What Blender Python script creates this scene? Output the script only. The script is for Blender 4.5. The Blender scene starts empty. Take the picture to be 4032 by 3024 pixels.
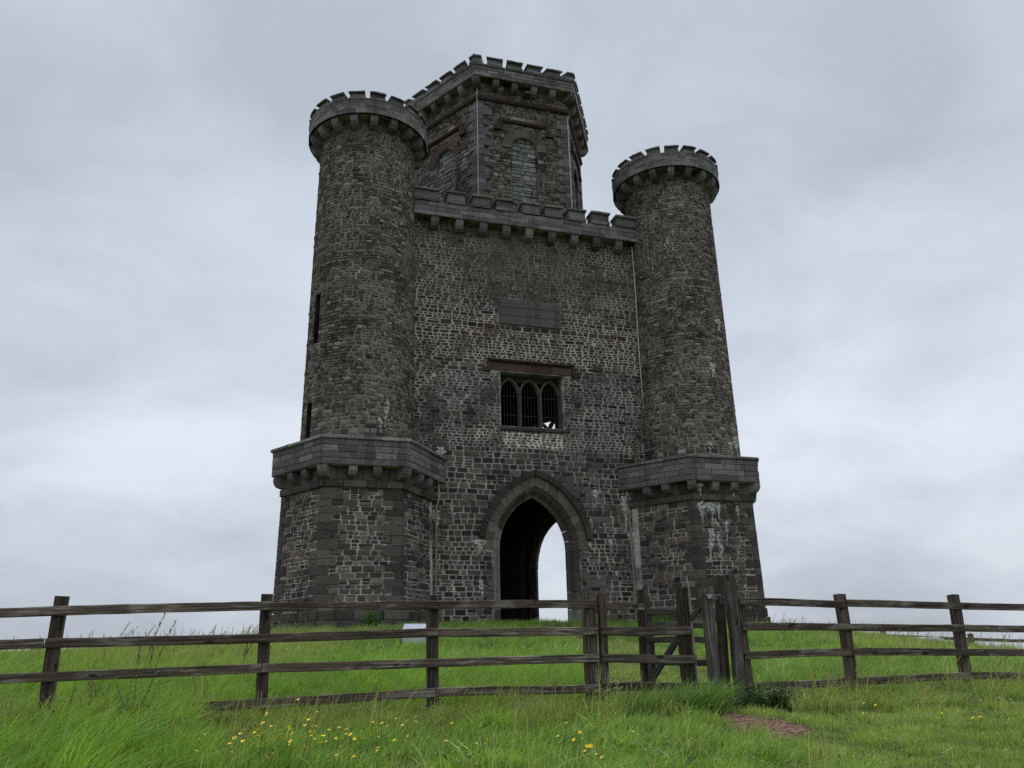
import bpy, math, random
import numpy as np
from mathutils import Vector, Matrix

SC = bpy.context.scene
COL = SC.collection
rad = math.radians

# ------------------------------------------------------------------ camera
# world origin = the photographer's eye; ground there lies 1.6 m lower
PITCH, ROLL = rad(18.141), rad(1.315)
cam_d = bpy.data.cameras.new('camera')
cam_d.sensor_width = 36.0
cam_d.lens = 36.0 * 3258.9 / 4032.0
cam_d.clip_start = 0.1
cam_d.clip_end = 9000.0
cam = bpy.data.objects.new('camera', cam_d)
COL.objects.link(cam)
_r, _u = Vector((1, 0, 0)), Vector((0, -math.sin(PITCH), math.cos(PITCH)))
_f = Vector((0, math.cos(PITCH), math.sin(PITCH)))
_x = _r * math.cos(ROLL) - _u * math.sin(ROLL)
_y = _r * math.sin(ROLL) + _u * math.cos(ROLL)
cam.matrix_world = Matrix((( _x.x, _y.x, -_f.x, 0), (_x.y, _y.y, -_f.y, 0), (_x.z, _y.z, -_f.z, 0), (0, 0, 0, 1)))
SC.camera = cam

# ------------------------------------------------------------------ light and exposure
SUN_EL, SUN_AZ = rad(60), rad(150)          # high behind the cloud, on the far side of the tower
SC.view_settings.view_transform = 'Standard'
SC.view_settings.look = 'None'
SC.view_settings.exposure = 0.30
SC.view_settings.gamma = 1.0
SC.view_settings.use_curve_mapping = False
sun_d = bpy.data.lights.new('sun', 'SUN')
sun_d.energy = 1.5
sun_d.angle = rad(28)
sun_d.color = (1.0, 0.97, 0.92)
sun = bpy.data.objects.new('sun', sun_d)
COL.objects.link(sun)
_sd = Vector((math.sin(SUN_AZ) * math.cos(SUN_EL), -math.cos(SUN_AZ) * math.cos(SUN_EL), math.sin(SUN_EL)))
sun.rotation_euler = _sd.to_track_quat('Z', 'Y').to_euler()


class NT:
    """tiny node-tree helper"""
    def __init__(s, tree):
        s.t = tree
        s.t.nodes.clear()

    def n(s, typ, ins=None, **kw):
        nd = s.t.nodes.new(typ)
        for k, v in kw.items():
            setattr(nd, k, v)
        if ins:
            for k, v in ins.items():
                s.set(nd.inputs[k], v)
        return nd

    def set(s, sock, v):
        if isinstance(v, bpy.types.NodeSocket):
            s.t.links.new(v, sock)
        elif isinstance(v, (tuple, list)) and len(v) == 3 and sock.type == 'RGBA':
            sock.default_value = (*v, 1)
        else:
            sock.default_value = v

    def math(s, op, a, b=0.0, c=0.0, clamp=False):
        nd = s.n('ShaderNodeMath', operation=op, use_clamp=clamp)
        s.set(nd.inputs[0], a); s.set(nd.inputs[1], b); s.set(nd.inputs[2], c)
        return nd.outputs[0]

    def mapr(s, v, a, b, c=0.0, d=1.0, smooth=True):
        nd = s.n('ShaderNodeMapRange', interpolation_type='SMOOTHSTEP' if smooth else 'LINEAR')
        s.set(nd.inputs[0], v)
        for i, q in enumerate((a, b, c, d)):
            s.set(nd.inputs[i + 1], q)
        return nd.outputs[0]

    def noise(s, vec, scale, detail=4.0, rough=0.55, dist=0.0):
        nd = s.n('ShaderNodeTexNoise')
        s.set(nd.inputs['Vector'], vec)
        nd.inputs['Scale'].default_value = scale
        nd.inputs['Detail'].default_value = detail
        nd.inputs['Roughness'].default_value = rough
        nd.inputs['Distortion'].default_value = dist
        return nd.outputs['Fac']

    def ramp(s, fac, stops, interp='LINEAR'):
        nd = s.n('ShaderNodeValToRGB')
        cr = nd.color_ramp
        cr.interpolation = interp
        while len(cr.elements) < len(stops):
            cr.elements.new(0.5)
        for e, (p, c) in zip(cr.elements, stops):
            e.position = p
            e.color = (*c, 1)
        s.set(nd.inputs[0], fac)
        return nd.outputs[0]

    def mix(s, fac, a, b, blend='MIX'):
        nd = s.n('ShaderNodeMix', data_type='RGBA', blend_type=blend)
        s.set(nd.inputs[0], fac); s.set(nd.inputs[6], a); s.set(nd.inputs[7], b)
        return nd.outputs[2]

    def scale(s, vec, sc):
        nd = s.n('ShaderNodeVectorMath', operation='MULTIPLY')
        s.set(nd.inputs[0], vec); nd.inputs[1].default_value = sc
        return nd.outputs[0]


# ------------------------------------------------------------------ overcast sky
world = bpy.data.worlds.new('World')
SC.world = world
world.use_nodes = True
W = NT(world.node_tree)
tc = W.n('ShaderNodeTexCoord')
sep = W.n('ShaderNodeSeparateXYZ', {0: tc.outputs['Generated']})
zc = W.math('MAXIMUM', sep.outputs[2], 0.0)
den = W.math('ADD', zc, 0.42)
pv = W.n('ShaderNodeCombineXYZ', {0: W.math('DIVIDE', sep.outputs[0], den), 1: W.math('DIVIDE', sep.outputs[1], den), 2: zc}).outputs[0]
SKY_OFF = (15.2, -7.1, 4.0)
pv = W.n('ShaderNodeVectorMath', {0: pv, 1: SKY_OFF}, operation='ADD').outputs[0]
n1 = W.noise(pv, 1.15, 3.0, 0.5, 0.3)
n2 = W.noise(pv, 3.6, 6.0, 0.6, 0.5)
cl = W.math('ADD', W.math('MULTIPLY', n1, 0.70), W.math('MULTIPLY', n2, 0.30))
skycol = W.ramp(cl, [(0.36, (0.48, 0.53, 0.61)), (0.46, (0.585, 0.642, 0.735)), (0.54, (0.665, 0.725, 0.825)), (0.64, (0.80, 0.86, 0.955))])
# overcast domes brighten towards the zenith (CIE overcast)
zen = W.math('MULTIPLY', W.mapr(zc, 0.76, 1.0, 1.0, 3.0), W.math('MULTIPLY', W.mapr(zc, 0.0, 0.34, 0.87, 1.03), W.mapr(zc, 0.36, 0.70, 1.0, 1.0)))
skycol = W.mix(1.0, skycol, W.n('ShaderNodeCombineXYZ', {0: zen, 1: zen, 2: zen}).outputs[0], 'MULTIPLY')
nish = W.n('ShaderNodeTexSky', sky_type='NISHITA', sun_disc=False, sun_elevation=SUN_EL, sun_rotation=math.pi - SUN_AZ)
bg1 = W.n('ShaderNodeBackground', {0: skycol, 1: 0.81})
bg2 = W.n('ShaderNodeBackground', {0: nish.outputs[0], 1: 0.05})
mx = W.n('ShaderNodeMixShader', {0: 0.06, 1: bg1.outputs[0], 2: bg2.outputs[0]})
wo = W.n('ShaderNodeOutputWorld', {0: mx.outputs[0]})

SC.cycles.max_bounces = 4
SC.cycles.diffuse_bounces = 3
SC.cycles.transmission_bounces = 3
SC.cycles.glossy_bounces = 1
SC.cycles.use_denoising = False


# ------------------------------------------------------------------ object helpers
def link(o, parent=None):
    COL.objects.link(o)
    if parent is not None:
        o.parent = parent
    return o


def tag(o, label=None, cat=None, group=None, kind=None):
    if label: o['label'] = label
    if cat: o['category'] = cat
    if group: o['group'] = group
    if kind: o['kind'] = kind
    return o


def empty(name, loc, rz=0.0):
    o = bpy.data.objects.new(name, None)
    o.location = loc
    o.rotation_euler = (0, 0, rz)
    o.empty_display_size = 0.2
    return link(o)


class MB:
    """collects vertices and faces; build() links them as ONE mesh object"""
    def __init__(s):
        s.v, s.f, s.m = [], [], []

    def add(s, v, f, mi=0):
        b = len(s.v)
        s.v.extend(v)
        s.f.extend([tuple(i + b for i in q) for q in f])
        s.m.extend([mi] * len(f))

    def mesh(s, name, mats, zoff=0.0, smooth=False):
        me = bpy.data.meshes.new(name)
        v = [(x, y, z - zoff) for x, y, z in s.v] if zoff else s.v
        me.from_pydata(v, [], s.f)
        for m in (mats if isinstance(mats, (list, tuple)) else [mats]):
            me.materials.append(m)
        if any(s.m):
            me.polygons.foreach_set('material_index', s.m)
        if smooth:
            me.polygons.foreach_set('use_smooth', [True] * len(s.f))
        me.update()
        return me

    def build(s, name, mats, parent=None, zoff=0.0, smooth=False, kind=None):
        o = bpy.data.objects.new(name, s.mesh(name, mats, zoff, smooth))
        link(o, parent)
        if kind: o['kind'] = kind
        return o


BOXF = [(0, 3, 2, 1), (4, 5, 6, 7), (0, 1, 5, 4), (1, 2, 6, 5), (2, 3, 7, 6), (3, 0, 4, 7)]


def boxpts(x0, x1, y0, y1, z0, z1):
    return [(x0, y0, z0), (x1, y0, z0), (x1, y1, z0), (x0, y1, z0), (x0, y0, z1), (x1, y0, z1), (x1, y1, z1), (x0, y1, z1)]


def tube(pts, r, n=6):
    """tube through points, radius scalar or list"""
    v, f = [], []
    P = [Vector(p) for p in pts]
    for i, p in enumerate(P):
        d = (P[min(i + 1, len(P) - 1)] - P[max(i - 1, 0)]).normalized()
        a = d.orthogonal().normalized(); b = d.cross(a)
        rr = r[i] if isinstance(r, (list, tuple)) else r
        for k in range(n):
            t = 2 * math.pi * k / n
            v.append(tuple(p + (a * math.cos(t) + b * math.sin(t)) * rr))
    for i in range(len(P) - 1):
        for k in range(n):
            k2 = (k + 1) % n
            f.append((i * n + k, i * n + k2, (i + 1) * n + k2, (i + 1) * n + k))
    f.append(tuple(range(n))[::-1]); f.append(tuple(range((len(P) - 1) * n, len(P) * n)))
    return v, f


# ------------------------------------------------------------------ materials
def new_mat(name):
    m = bpy.data.materials.new(name)
    m.use_nodes = True
    return m, NT(m.node_tree)


def finish(N, col, rough=0.9, bump=None, bstr=0.3, bdist=0.02, spec=0.25, metal=0.0):
    b = N.n('ShaderNodeBsdfPrincipled')
    N.set(b.inputs['Base Color'], col)
    N.set(b.inputs['Roughness'], rough)
    b.inputs['Specular IOR Level'].default_value = spec
    b.inputs['Metallic'].default_value = metal
    if bump is not None:
        bp = N.n('ShaderNodeBump', {'Height': bump})
        bp.inputs['Strength'].default_value = bstr
        bp.inputs['Distance'].default_value = bdist
        N.set(b.inputs['Normal'], bp.outputs[0])
    N.n('ShaderNodeOutputMaterial', {0: b.outputs[0]})


def island_random(N):
    g = N.n('ShaderNodeNewGeometry')
    oi = N.n('ShaderNodeObjectInfo')
    return N.math('FRACT', N.math('ADD', g.outputs['Random Per Island'], oi.outputs['Random']))


def wet_dirt(N, co, col, amount=0.5):
    """blotches of dark algae and long vertical rain stains"""
    st = N.noise(N.scale(co, (2.6, 2.6, 0.22)), 1.0, 4, 0.6)
    col = N.mix(N.mapr(st, 0.48, 0.72, 0.0, amount), col, (0.018, 0.016, 0.014))
    gr = N.noise(co, 0.55, 4, 0.6)
    return N.mix(N.mapr(gr, 0.52, 0.75, 0.0, 0.35), col, N.mix(0.5, col, (0.075, 0.07, 0.035)))


def mat_rubble(name, stops, red=0.0, ochre=0.3, tone=1.0):
    m, N = new_mat(name)
    co = N.n('ShaderNodeTexCoord').outputs['Object']
    r = island_random(N)
    col = N.ramp(r, [(p, (q[0] * tone * 1.08, q[1] * tone * 0.98, q[2] * tone * 1.01)) for p, q in stops])
    z = N.n('ShaderNodeSeparateXYZ', {0: co}).outputs[2]
    if red:
        zz = N.math('ADD', z, N.math('MULTIPLY', N.math('SUBTRACT', N.noise(co, 0.7, 3), 0.5), 3.4))
        band = N.math('MULTIPLY', N.mapr(zz, 8.6, 9.6), N.mapr(zz, 11.3, 12.3, 1.0, 0.0))
        r2 = N.math('FRACT', N.math('MULTIPLY', r, 7.31))
        redcol = N.ramp(r2, [(0.0, (0.036, 0.022, 0.024)), (0.5, (0.082, 0.045, 0.044)), (1.0, (0.125, 0.075, 0.066))])
        col = N.mix(N.math('MULTIPLY', band, red), col, redcol)
        xx = N.math('ABSOLUTE', N.n('ShaderNodeSeparateXYZ', {0: co}).outputs[0])
        mid = N.math('MULTIPLY', N.mapr(zz, 11.6, 12.8), N.mapr(xx, 1.0, 3.6, 1.0, 0.15))
        col = N.mix(N.math('MULTIPLY', mid, 0.5), col, (0.135, 0.122, 0.078))
        # soot-dark blue-black zone to either side near the top
        zd = N.noise(co, 0.38, 2)
        col = N.mix(N.math('MULTIPLY', N.mapr(zd, 0.52, 0.66, 0, 0.4), N.mapr(z, 7.5, 11.0)), col, (0.035, 0.034, 0.038))
    oc = N.math('MULTIPLY', N.mapr(N.noise(co, 0.45, 3), 0.45, 0.65), N.mapr(z, 9.0, 13.5, 0.15, 1.0))
    col = N.mix(N.math('MULTIPLY', oc, ochre), col, (0.115, 0.105, 0.055))
    col = wet_dirt(N, co, col, 0.32)
    fine = N.noise(co, 22, 5, 0.65)
    col = N.mix(1.0, col, N.ramp(fine, [(0.25, (0.55, 0.55, 0.55)), (0.55, (1, 1, 1)), (0.8, (1.6, 1.58, 1.5))]), 'MULTIPLY')
    sp = N.noise(co, 60, 2, 0.5)
    col = N.mix(N.mapr(sp, 0.68, 0.75, 0, 0.5), col, (0.24, 0.24, 0.21))      # lichen flecks
    finish(N, col, 0.88, N.math('ADD', fine, N.math('MULTIPLY', N.noise(co, 7, 3), 1.4)), 0.8, 0.03, 0.2)
    return m


def mat_mortar(name, lo, hi, pale=0.5, cream=(0.52, 0.47, 0.37), zones=False):
    m, N = new_mat(name)
    co = N.n('ShaderNodeTexCoord').outputs['Object']
    a = N.noise(co, 0.9, 5, 0.7)
    col = N.mix(N.mapr(a, 0.36, 0.58), lo, hi)
    b = N.noise(co, 1.1, 3, 0.6, 0.6)
    col = N.mix(N.mapr(b, 0.60, 0.68, 0, pale), col, cream)
    if zones:
        # weathered ochre pointing high in the middle, fresher pale pointing in the purple band
        sp = N.n('ShaderNodeSeparateXYZ', {0: co})
        wv = N.math('MULTIPLY', N.math('SUBTRACT', N.noise(co, 0.8, 4, 0.65), 0.5), 2.6)
        zz = N.math('ADD', sp.outputs[2], wv)
        mid = N.mapr(N.math('ADD', N.math('ABSOLUTE', sp.outputs[0]), wv), 1.2, 3.4, 1.0, 0.25)
        col = N.mix(N.math('MULTIPLY', N.math('MULTIPLY', N.mapr(zz, 11.4, 12.4), mid), 0.6), col, (0.125, 0.112, 0.078))
        pan = N.math('MULTIPLY', N.math('MULTIPLY', N.mapr(sp.outputs[2], 5.95, 6.1), N.mapr(sp.outputs[2], 6.6, 6.7, 1.0, 0.0)), N.mapr(N.math('ABSOLUTE', sp.outputs[0]), 1.05, 1.2, 1.0, 0.0))
        col = N.mix(N.math('MULTIPLY', pan, N.mapr(N.noise(co, 2.2, 4, 0.7), 0.36, 0.55)), col, (0.80, 0.74, 0.62))
        band = N.math('MULTIPLY', N.mapr(zz, 8.9, 9.4), N.mapr(zz, 10.9, 11.6, 1.0, 0.0))
        col = N.mix(N.math('MULTIPLY', band, N.mapr(N.noise(co, 1.6, 4, 0.7), 0.44, 0.62, 0.05, 0.75)), col, (0.66, 0.58, 0.48))
    f = N.noise(co, 14, 5, 0.7)
    col = N.mix(1.0, col, N.ramp(f, [(0.3, (0.45, 0.45, 0.45)), (0.55, (1, 1, 1)), (0.8, (1.3, 1.3, 1.3))]), 'MULTIPLY')
    finish(N, col, 0.95, N.noise(co, 30, 4, 0.7), 0.8, 0.02, 0.1)
    return m


def mat_ashlar(name, stops, dirt=0.5):
    m, N = new_mat(name)
    co = N.n('ShaderNodeTexCoord').outputs['Object']
    col = N.ramp(island_random(N), stops)
    col = wet_dirt(N, co, col, dirt)
    f = N.noise(co, 16, 6, 0.7)
    col = N.mix(1.0, col, N.ramp(f, [(0.25, (0.5, 0.5, 0.5)), (0.5, (1, 1, 1)), (0.8, (1.5, 1.5, 1.48))]), 'MULTIPLY')
    sp = N.noise(co, 5, 4, 0.65)
    col = N.mix(N.mapr(sp, 0.62, 0.72, 0, 0.5), col, (0.29, 0.275, 0.24))
    up = N.n('ShaderNodeSeparateXYZ', {0: N.n('ShaderNodeNewGeometry').outputs['True Normal']}).outputs[2]
    moss = N.math('MULTIPLY', N.mapr(up, 0.35, 0.8), N.mapr(N.noise(co, 3.0, 4, 0.6), 0.40, 0.58))
    col = N.mix(N.math('MULTIPLY', moss, 0.7), col, (0.088, 0.078, 0.042))
    finish(N, col, 0.85, N.math('ADD', f, N.noise(co, 4, 3)), 1.0, 0.04, 0.25)
    return m


def mat_plain(name, col, var=0.25, scale=8.0, rough=0.85, bump=0.3, spec=0.25, metal=0.0, second=None):
    m, N = new_mat(name)
    co = N.n('ShaderNodeTexCoord').outputs['Object']
    f = N.noise(co, scale, 5, 0.65)
    c = N.mix(N.mapr(f, 0.35, 0.65), tuple(q * (1 - var) for q in col), tuple(q * (1 + var) for q in col))
    if second:
        c = N.mix(N.mapr(N.noise(co, scale * 0.4, 4, 0.6), 0.5, 0.62), c, second)
    finish(N, c, rough, f, bump, 0.01, spec, metal)
    return m


def mat_wood(name, dark, mid, pale, paleamt, green=0.15):
    m, N = new_mat(name)
    co0 = N.n('ShaderNodeTexCoord').outputs['Object']
    rnd = N.n('ShaderNodeObjectInfo').outputs['Random']
    sh = N.n('ShaderNodeVectorMath', {0: co0, 1: N.n('ShaderNodeCombineXYZ', {0: N.math('MULTIPLY', rnd, 37.0), 1: N.math('MULTIPLY', rnd, 11.0), 2: N.math('MULTIPLY', rnd, 23.0)}).outputs[0]}, operation='ADD').outputs[0]
    grain = N.noise(N.scale(sh, (1.6, 55, 55)), 1.0, 6, 0.65, 0.4)
    blot = N.noise(N.scale(sh, (2.2, 7, 7)), 1.0, 5, 0.65, 0.5)
    col = N.mix(N.mapr(grain, 0.35, 0.65), dark, mid)
    wear = N.math('MULTIPLY', N.mapr(blot, 0.47, 0.62), N.mapr(grain, 0.40, 0.56))
    col = N.mix(N.math('MULTIPLY', wear, paleamt), col, pale)
    knots = N.noise(N.scale(sh, (3.5, 9, 9)), 1.0, 2, 0.5)
    col = N.mix(N.mapr(knots, 0.66, 0.72, 0, 0.85), col, (0.012, 0.009, 0.008))
    alg = N.noise(sh, 2.3, 3, 0.6)
    col = N.mix(N.mapr(alg, 0.56, 0.70, 0, green), col, (0.062, 0.070, 0.030))
    lich = N.noise(sh, 28, 4, 0.6)
    col = N.mix(N.math('MULTIPLY', N.mapr(lich, 0.66, 0.70, 0, 0.55), N.mapr(alg, 0.48, 0.6)), col, (0.30, 0.32, 0.27))
    tint = N.mapr(rnd, 0, 1, 0.8, 1.35, smooth=False)
    col = N.mix(1.0, col, N.n('ShaderNodeCombineXYZ', {0: tint, 1: tint, 2: tint}).outputs[0], 'MULTIPLY')
    finish(N, col, 0.85, N.math('ADD', grain, N.math('MULTIPLY', blot, 0.6)), 0.9, 0.012, 0.2)
    return m


def mat_leaf(name, a, b, dry, transl=0.4, inst=True):
    """a..b by blade, dry mixed in by the point attribute 'tint'"""
    m, N = new_mat(name)
    g = N.n('ShaderNodeNewGeometry')
    r = g.outputs['Random Per Island']
    if inst:
        at = N.n('ShaderNodeAttribute', attribute_type='INSTANCER', attribute_name='tint')
        at2 = N.n('ShaderNodeAttribute', attribute_type='INSTANCER', attribute_name='lush')
        tint, lush = at.outputs['Fac'], at2.outputs['Fac']
        c = N.mix(N.math('ADD', N.math('MULTIPLY', r, 0.55), N.math('MULTIPLY', lush, 0.55)), a, b)
        dr = N.math('ADD', N.math('MULTIPLY', tint, 0.75), N.math('MULTIPLY', N.math('GREATER_THAN', r, 0.94), 0.5), clamp=True)
        c = N.mix(dr, c, dry)
    else:
        c = N.mix(r, a, b)
        c = N.mix(N.math('GREATER_THAN', r, 0.93), c, dry)
    d = N.n('ShaderNodeBsdfPrincipled')
    N.set(d.inputs['Base Color'], c)
    d.inputs['Roughness'].default_value = 0.42
    d.inputs['Specular IOR Level'].default_value = 0.45
    tr = N.n('ShaderNodeBsdfTranslucent', {0: N.mix(1.0, c, (1.15, 1.25, 0.6), 'MULTIPLY')})
    mxs = N.n('ShaderNodeMixShader', {0: transl, 1: d.outputs[0], 2: tr.outputs[0]})
    N.n('ShaderNodeOutputMaterial', {0: mxs.outputs[0]})
    return m


GREY = [(0.0, (0.030, 0.025, 0.022)), (0.3, (0.062, 0.052, 0.045)), (0.6, (0.102, 0.086, 0.074)), (0.85, (0.135, 0.116, 0.100)), (1.0, (0.185, 0.162, 0.143))]
BROWN = [(0.0, (0.036, 0.031, 0.026)), (0.35, (0.082, 0.071, 0.060)), (0.7, (0.135, 0.119, 0.101)), (0.9, (0.178, 0.158, 0.136)), (1.0, (0.255, 0.23, 0.20))]
M = {}
M['rub_wall'] = mat_rubble('wall_rubble', GREY, red=0.85, ochre=0.5, tone=1.02)
M['rub_turret'] = mat_rubble('turret_rubble', BROWN, ochre=0.35, tone=1.62)
M['rub_base'] = mat_rubble('base_rubble', GREY, ochre=0.3, tone=1.5)
M['rub_lantern'] = mat_rubble('lantern_rubble', BROWN, ochre=0.45, tone=1.5)
M['mor_wall'] = mat_mortar('wall_mortar', (0.125, 0.113, 0.099), (0.43, 0.40, 0.358), 0.75, (0.74, 0.64, 0.50), True)
M['mor_turret'] = mat_mortar('turret_mortar', (0.05, 0.044, 0.037), (0.36, 0.325, 0.28), 0.9, (0.62, 0.52, 0.38))
M['mor_base'] = mat_mortar('base_mortar', (0.11, 0.10, 0.088), (0.60, 0.56, 0.50), 0.5)
M['mor_lantern'] = mat_mortar('lantern_mortar', (0.035, 0.032, 0.026), (0.26, 0.24, 0.19), 0.5)
M['ashlar'] = mat_ashlar('parapet_ashlar', [(0.0, (0.112, 0.101, 0.097)), (0.5, (0.190, 0.172, 0.166)), (1.0, (0.285, 0.260, 0.250))], 0.45)
M['quoin'] = mat_ashlar('quoin_stone', [(0.0, (0.062, 0.053, 0.046)), (0.6, (0.108, 0.093, 0.080)), (1.0, (0.165, 0.144, 0.125))], 0.35)
M['bluequoin'] = mat_ashlar('blue_quoin_stone', [(0.0, (0.090, 0.086, 0.088)), (0.6, (0.148, 0.142, 0.145)), (1.0, (0.215, 0.208, 0.21))], 0.3)
M['vous'] = mat_ashlar('voussoir_stone', [(0.0, (0.10, 0.086, 0.068)), (0.6, (0.15, 0.131, 0.105)), (1.0, (0.20, 0.178, 0.145))], 0.35)
M['hood'] = mat_ashlar('hood_stone', [(0.0, (0.045, 0.04, 0.036)), (1.0, (0.08, 0.072, 0.062))], 0.5)
M['pale'] = mat_ashlar('pale_jamb_stone', [(0.0, (0.21, 0.205, 0.19)), (1.0, (0.33, 0.325, 0.30))], 0.3)
M['palecope'] = mat_ashlar('pale_lichened_coping', [(0.0, (0.24, 0.225, 0.20)), (1.0, (0.40, 0.375, 0.33))], 0.3)
M['redstone'] = mat_ashlar('red_sandstone', [(0.0, (0.075, 0.043, 0.039)), (1.0, (0.13, 0.08, 0.072))], 0.45)
M['darkred'] = mat_ashlar('dark_red_moulding', [(0.0, (0.045, 0.028, 0.025)), (1.0, (0.075, 0.048, 0.042))], 0.3)
M['infill'] = mat_ashlar('grey_infill', [(0.0, (0.19, 0.18, 0.178)), (0.7, (0.285, 0.272, 0.268)), (0.93, (0.38, 0.365, 0.35)), (1.0, (0.12, 0.06, 0.055))], 0.2)
M['slab'] = mat_ashlar('inscription_slab', [(0.0, (0.105, 0.099, 0.094)), (1.0, (0.14, 0.133, 0.127))], 0.5)
def mat_crust():
    m, N = new_mat('lime_crust')
    co = N.n('ShaderNodeTexCoord').outputs['Object']
    f = N.noise(co, 11, 5, 0.7)
    col = N.mix(N.mapr(f, 0.38, 0.62), (0.34, 0.325, 0.29), (0.66, 0.64, 0.59))
    b = N.n('ShaderNodeBsdfPrincipled')
    N.set(b.inputs['Base Color'], col); b.inputs['Roughness'].default_value = 0.95
    bp = N.n('ShaderNodeBump', {'Height': f}); bp.inputs['Strength'].default_value = 0.9; bp.inputs['Distance'].default_value = 0.03
    N.set(b.inputs['Normal'], bp.outputs[0])
    N.set(b.inputs['Alpha'], N.mapr(N.noise(N.scale(co, (1, 1, 0.5)), 9, 5, 0.75), 0.38, 0.50))
    N.n('ShaderNodeOutputMaterial', {0: b.outputs[0]})
    return m


M['crust'] = mat_crust()
M['iron'] = mat_plain('rusty_iron', (0.085, 0.062, 0.055), 0.4, 30, 0.7, 0.4, 0.4, 0.3, second=(0.13, 0.06, 0.035))
M['bar'] = mat_plain('grey_iron_bar', (0.06, 0.058, 0.055), 0.3, 20, 0.6, 0.2, 0.4)
M['zinc'] = mat_plain('worn_galvanised_strap', (0.27, 0.26, 0.28), 0.35, 18, 0.6, 0.3, 0.5, 0.4, second=(0.16, 0.10, 0.08))
M['cable'] = mat_plain('pale_cable', (0.55, 0.52, 0.46), 0.2, 6, 0.7, 0.1)
M['pipe'] = mat_plain('grey_green_pipe', (0.22, 0.225, 0.17), 0.15, 5, 0.6, 0.1)
M['inside'] = mat_plain('shaded_interior', (0.022, 0.019, 0.017), 0.4, 2.5, 0.95, 0.4)  # near-black: the shade of the unlit rooms is put into this colour
M['wood_l'] = mat_wood('fence_timber', (0.038, 0.027, 0.021), (0.145, 0.106, 0.083), (0.27, 0.235, 0.20), 0.85)
M['wood_p'] = mat_wood('post_timber', (0.034, 0.025, 0.020), (0.115, 0.086, 0.069), (0.22, 0.205, 0.185), 0.45, 0.3)
M['wood_g'] = mat_wood('gate_timber', (0.036, 0.030, 0.027), (0.088, 0.076, 0.068), (0.20, 0.185, 0.165), 0.35, 0.25)
M['wood_grey'] = mat_wood('weathered_grey_timber', (0.05, 0.044, 0.04), (0.105, 0.094, 0.086), (0.25, 0.235, 0.215), 0.5, 0.35)
M['wood_rot'] = mat_wood('rotting_timber', (0.020, 0.015, 0.011), (0.068, 0.052, 0.034), (0.20, 0.145, 0.075), 0.5, 0.6)
M['batten'] = mat_wood('pale_batten', (0.17, 0.15, 0.115), (0.27, 0.24, 0.19), (0.35, 0.32, 0.27), 0.5, 0.1)
M['whitebox'] = mat_plain('painted_panel', (0.46, 0.49, 0.54), 0.10, 9, 0.6, 0.1, second=(0.38, 0.41, 0.46))
M['pale_shape'] = mat_plain('pale_shape_grey', (0.50, 0.52, 0.55), 0.08, 4, 0.5, 0.1)
M['grass'] = mat_leaf('grass_blades', (0.060, 0.145, 0.020), (0.315, 0.51, 0.088), (0.50, 0.45, 0.20))
M['seed'] = mat_leaf('seed_heads', (0.20, 0.165, 0.09), (0.30, 0.26, 0.15), (0.22, 0.13, 0.08), 0.25)
M['weed'] = mat_leaf('weed_leaves', (0.065, 0.14, 0.032), (0.12, 0.24, 0.06), (0.18, 0.18, 0.06), 0.35, False)
M['brightweed'] = mat_leaf('bright_weed_leaves', (0.10, 0.22, 0.04), (0.18, 0.36, 0.065), (0.25, 0.28, 0.08), 0.4, False)
M['darkweed'] = mat_leaf('dark_weed_leaves', (0.03, 0.07, 0.022), (0.065, 0.13, 0.038), (0.09, 0.11, 0.04), 0.3, False)
M['tussock'] = mat_leaf('tussock_blades', (0.07, 0.15, 0.03), (0.24, 0.40, 0.10), (0.42, 0.38, 0.2), 0.35, False)
M['stalk'] = mat_leaf('dry_stalks', (0.16, 0.12, 0.07), (0.24, 0.18, 0.11), (0.16, 0.08, 0.055), 0.2, False)
M['yellow'] = mat_plain('buttercup_yellow', (0.85, 0.62, 0.02), 0.12, 60, 0.35, 0.0, 0.5)
M['paleflower'] = mat_plain('pale_flower', (0.5, 0.48, 0.26), 0.2, 60, 0.6, 0.0)

# ------------------------------------------------------------------ terrain
FA = rad(17.3)
FD = (math.cos(FA), math.sin(FA))            # along the fence
FN = (-math.sin(FA), math.cos(FA))           # away from the camera, up the hill
FO = (-0.84, 9.35)


def fq(x, y):
    dx, dy = x - FO[0], y - FO[1]
    return dx * FD[0] + dy * FD[1], dx * FN[0] + dy * FN[1]


def fp(s, o, z=0.0):
    return Vector((FO[0] + s * FD[0] + o * FN[0], FO[1] + s * FD[1] + o * FN[1], z))


def sst(x, a, b):
    t = np.clip((x - a) / (b - a), 0, 1)
    return t * t * (3 - 2 * t)


CAP_S = [-60, -14, -9, -6.8, -4.4, -2.9, -1.9, -1.1, 0, 14.2, 15.3, 16.3, 16.9, 18.2, 20.5, 24, 30, 70]
CAP_Z = [-9, -.45, -.04, .13, .23, .31, .42, .78, .97, 1.0, .66, .44, .16, -.10, -.40, -.9, -1.7, -14]


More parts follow.
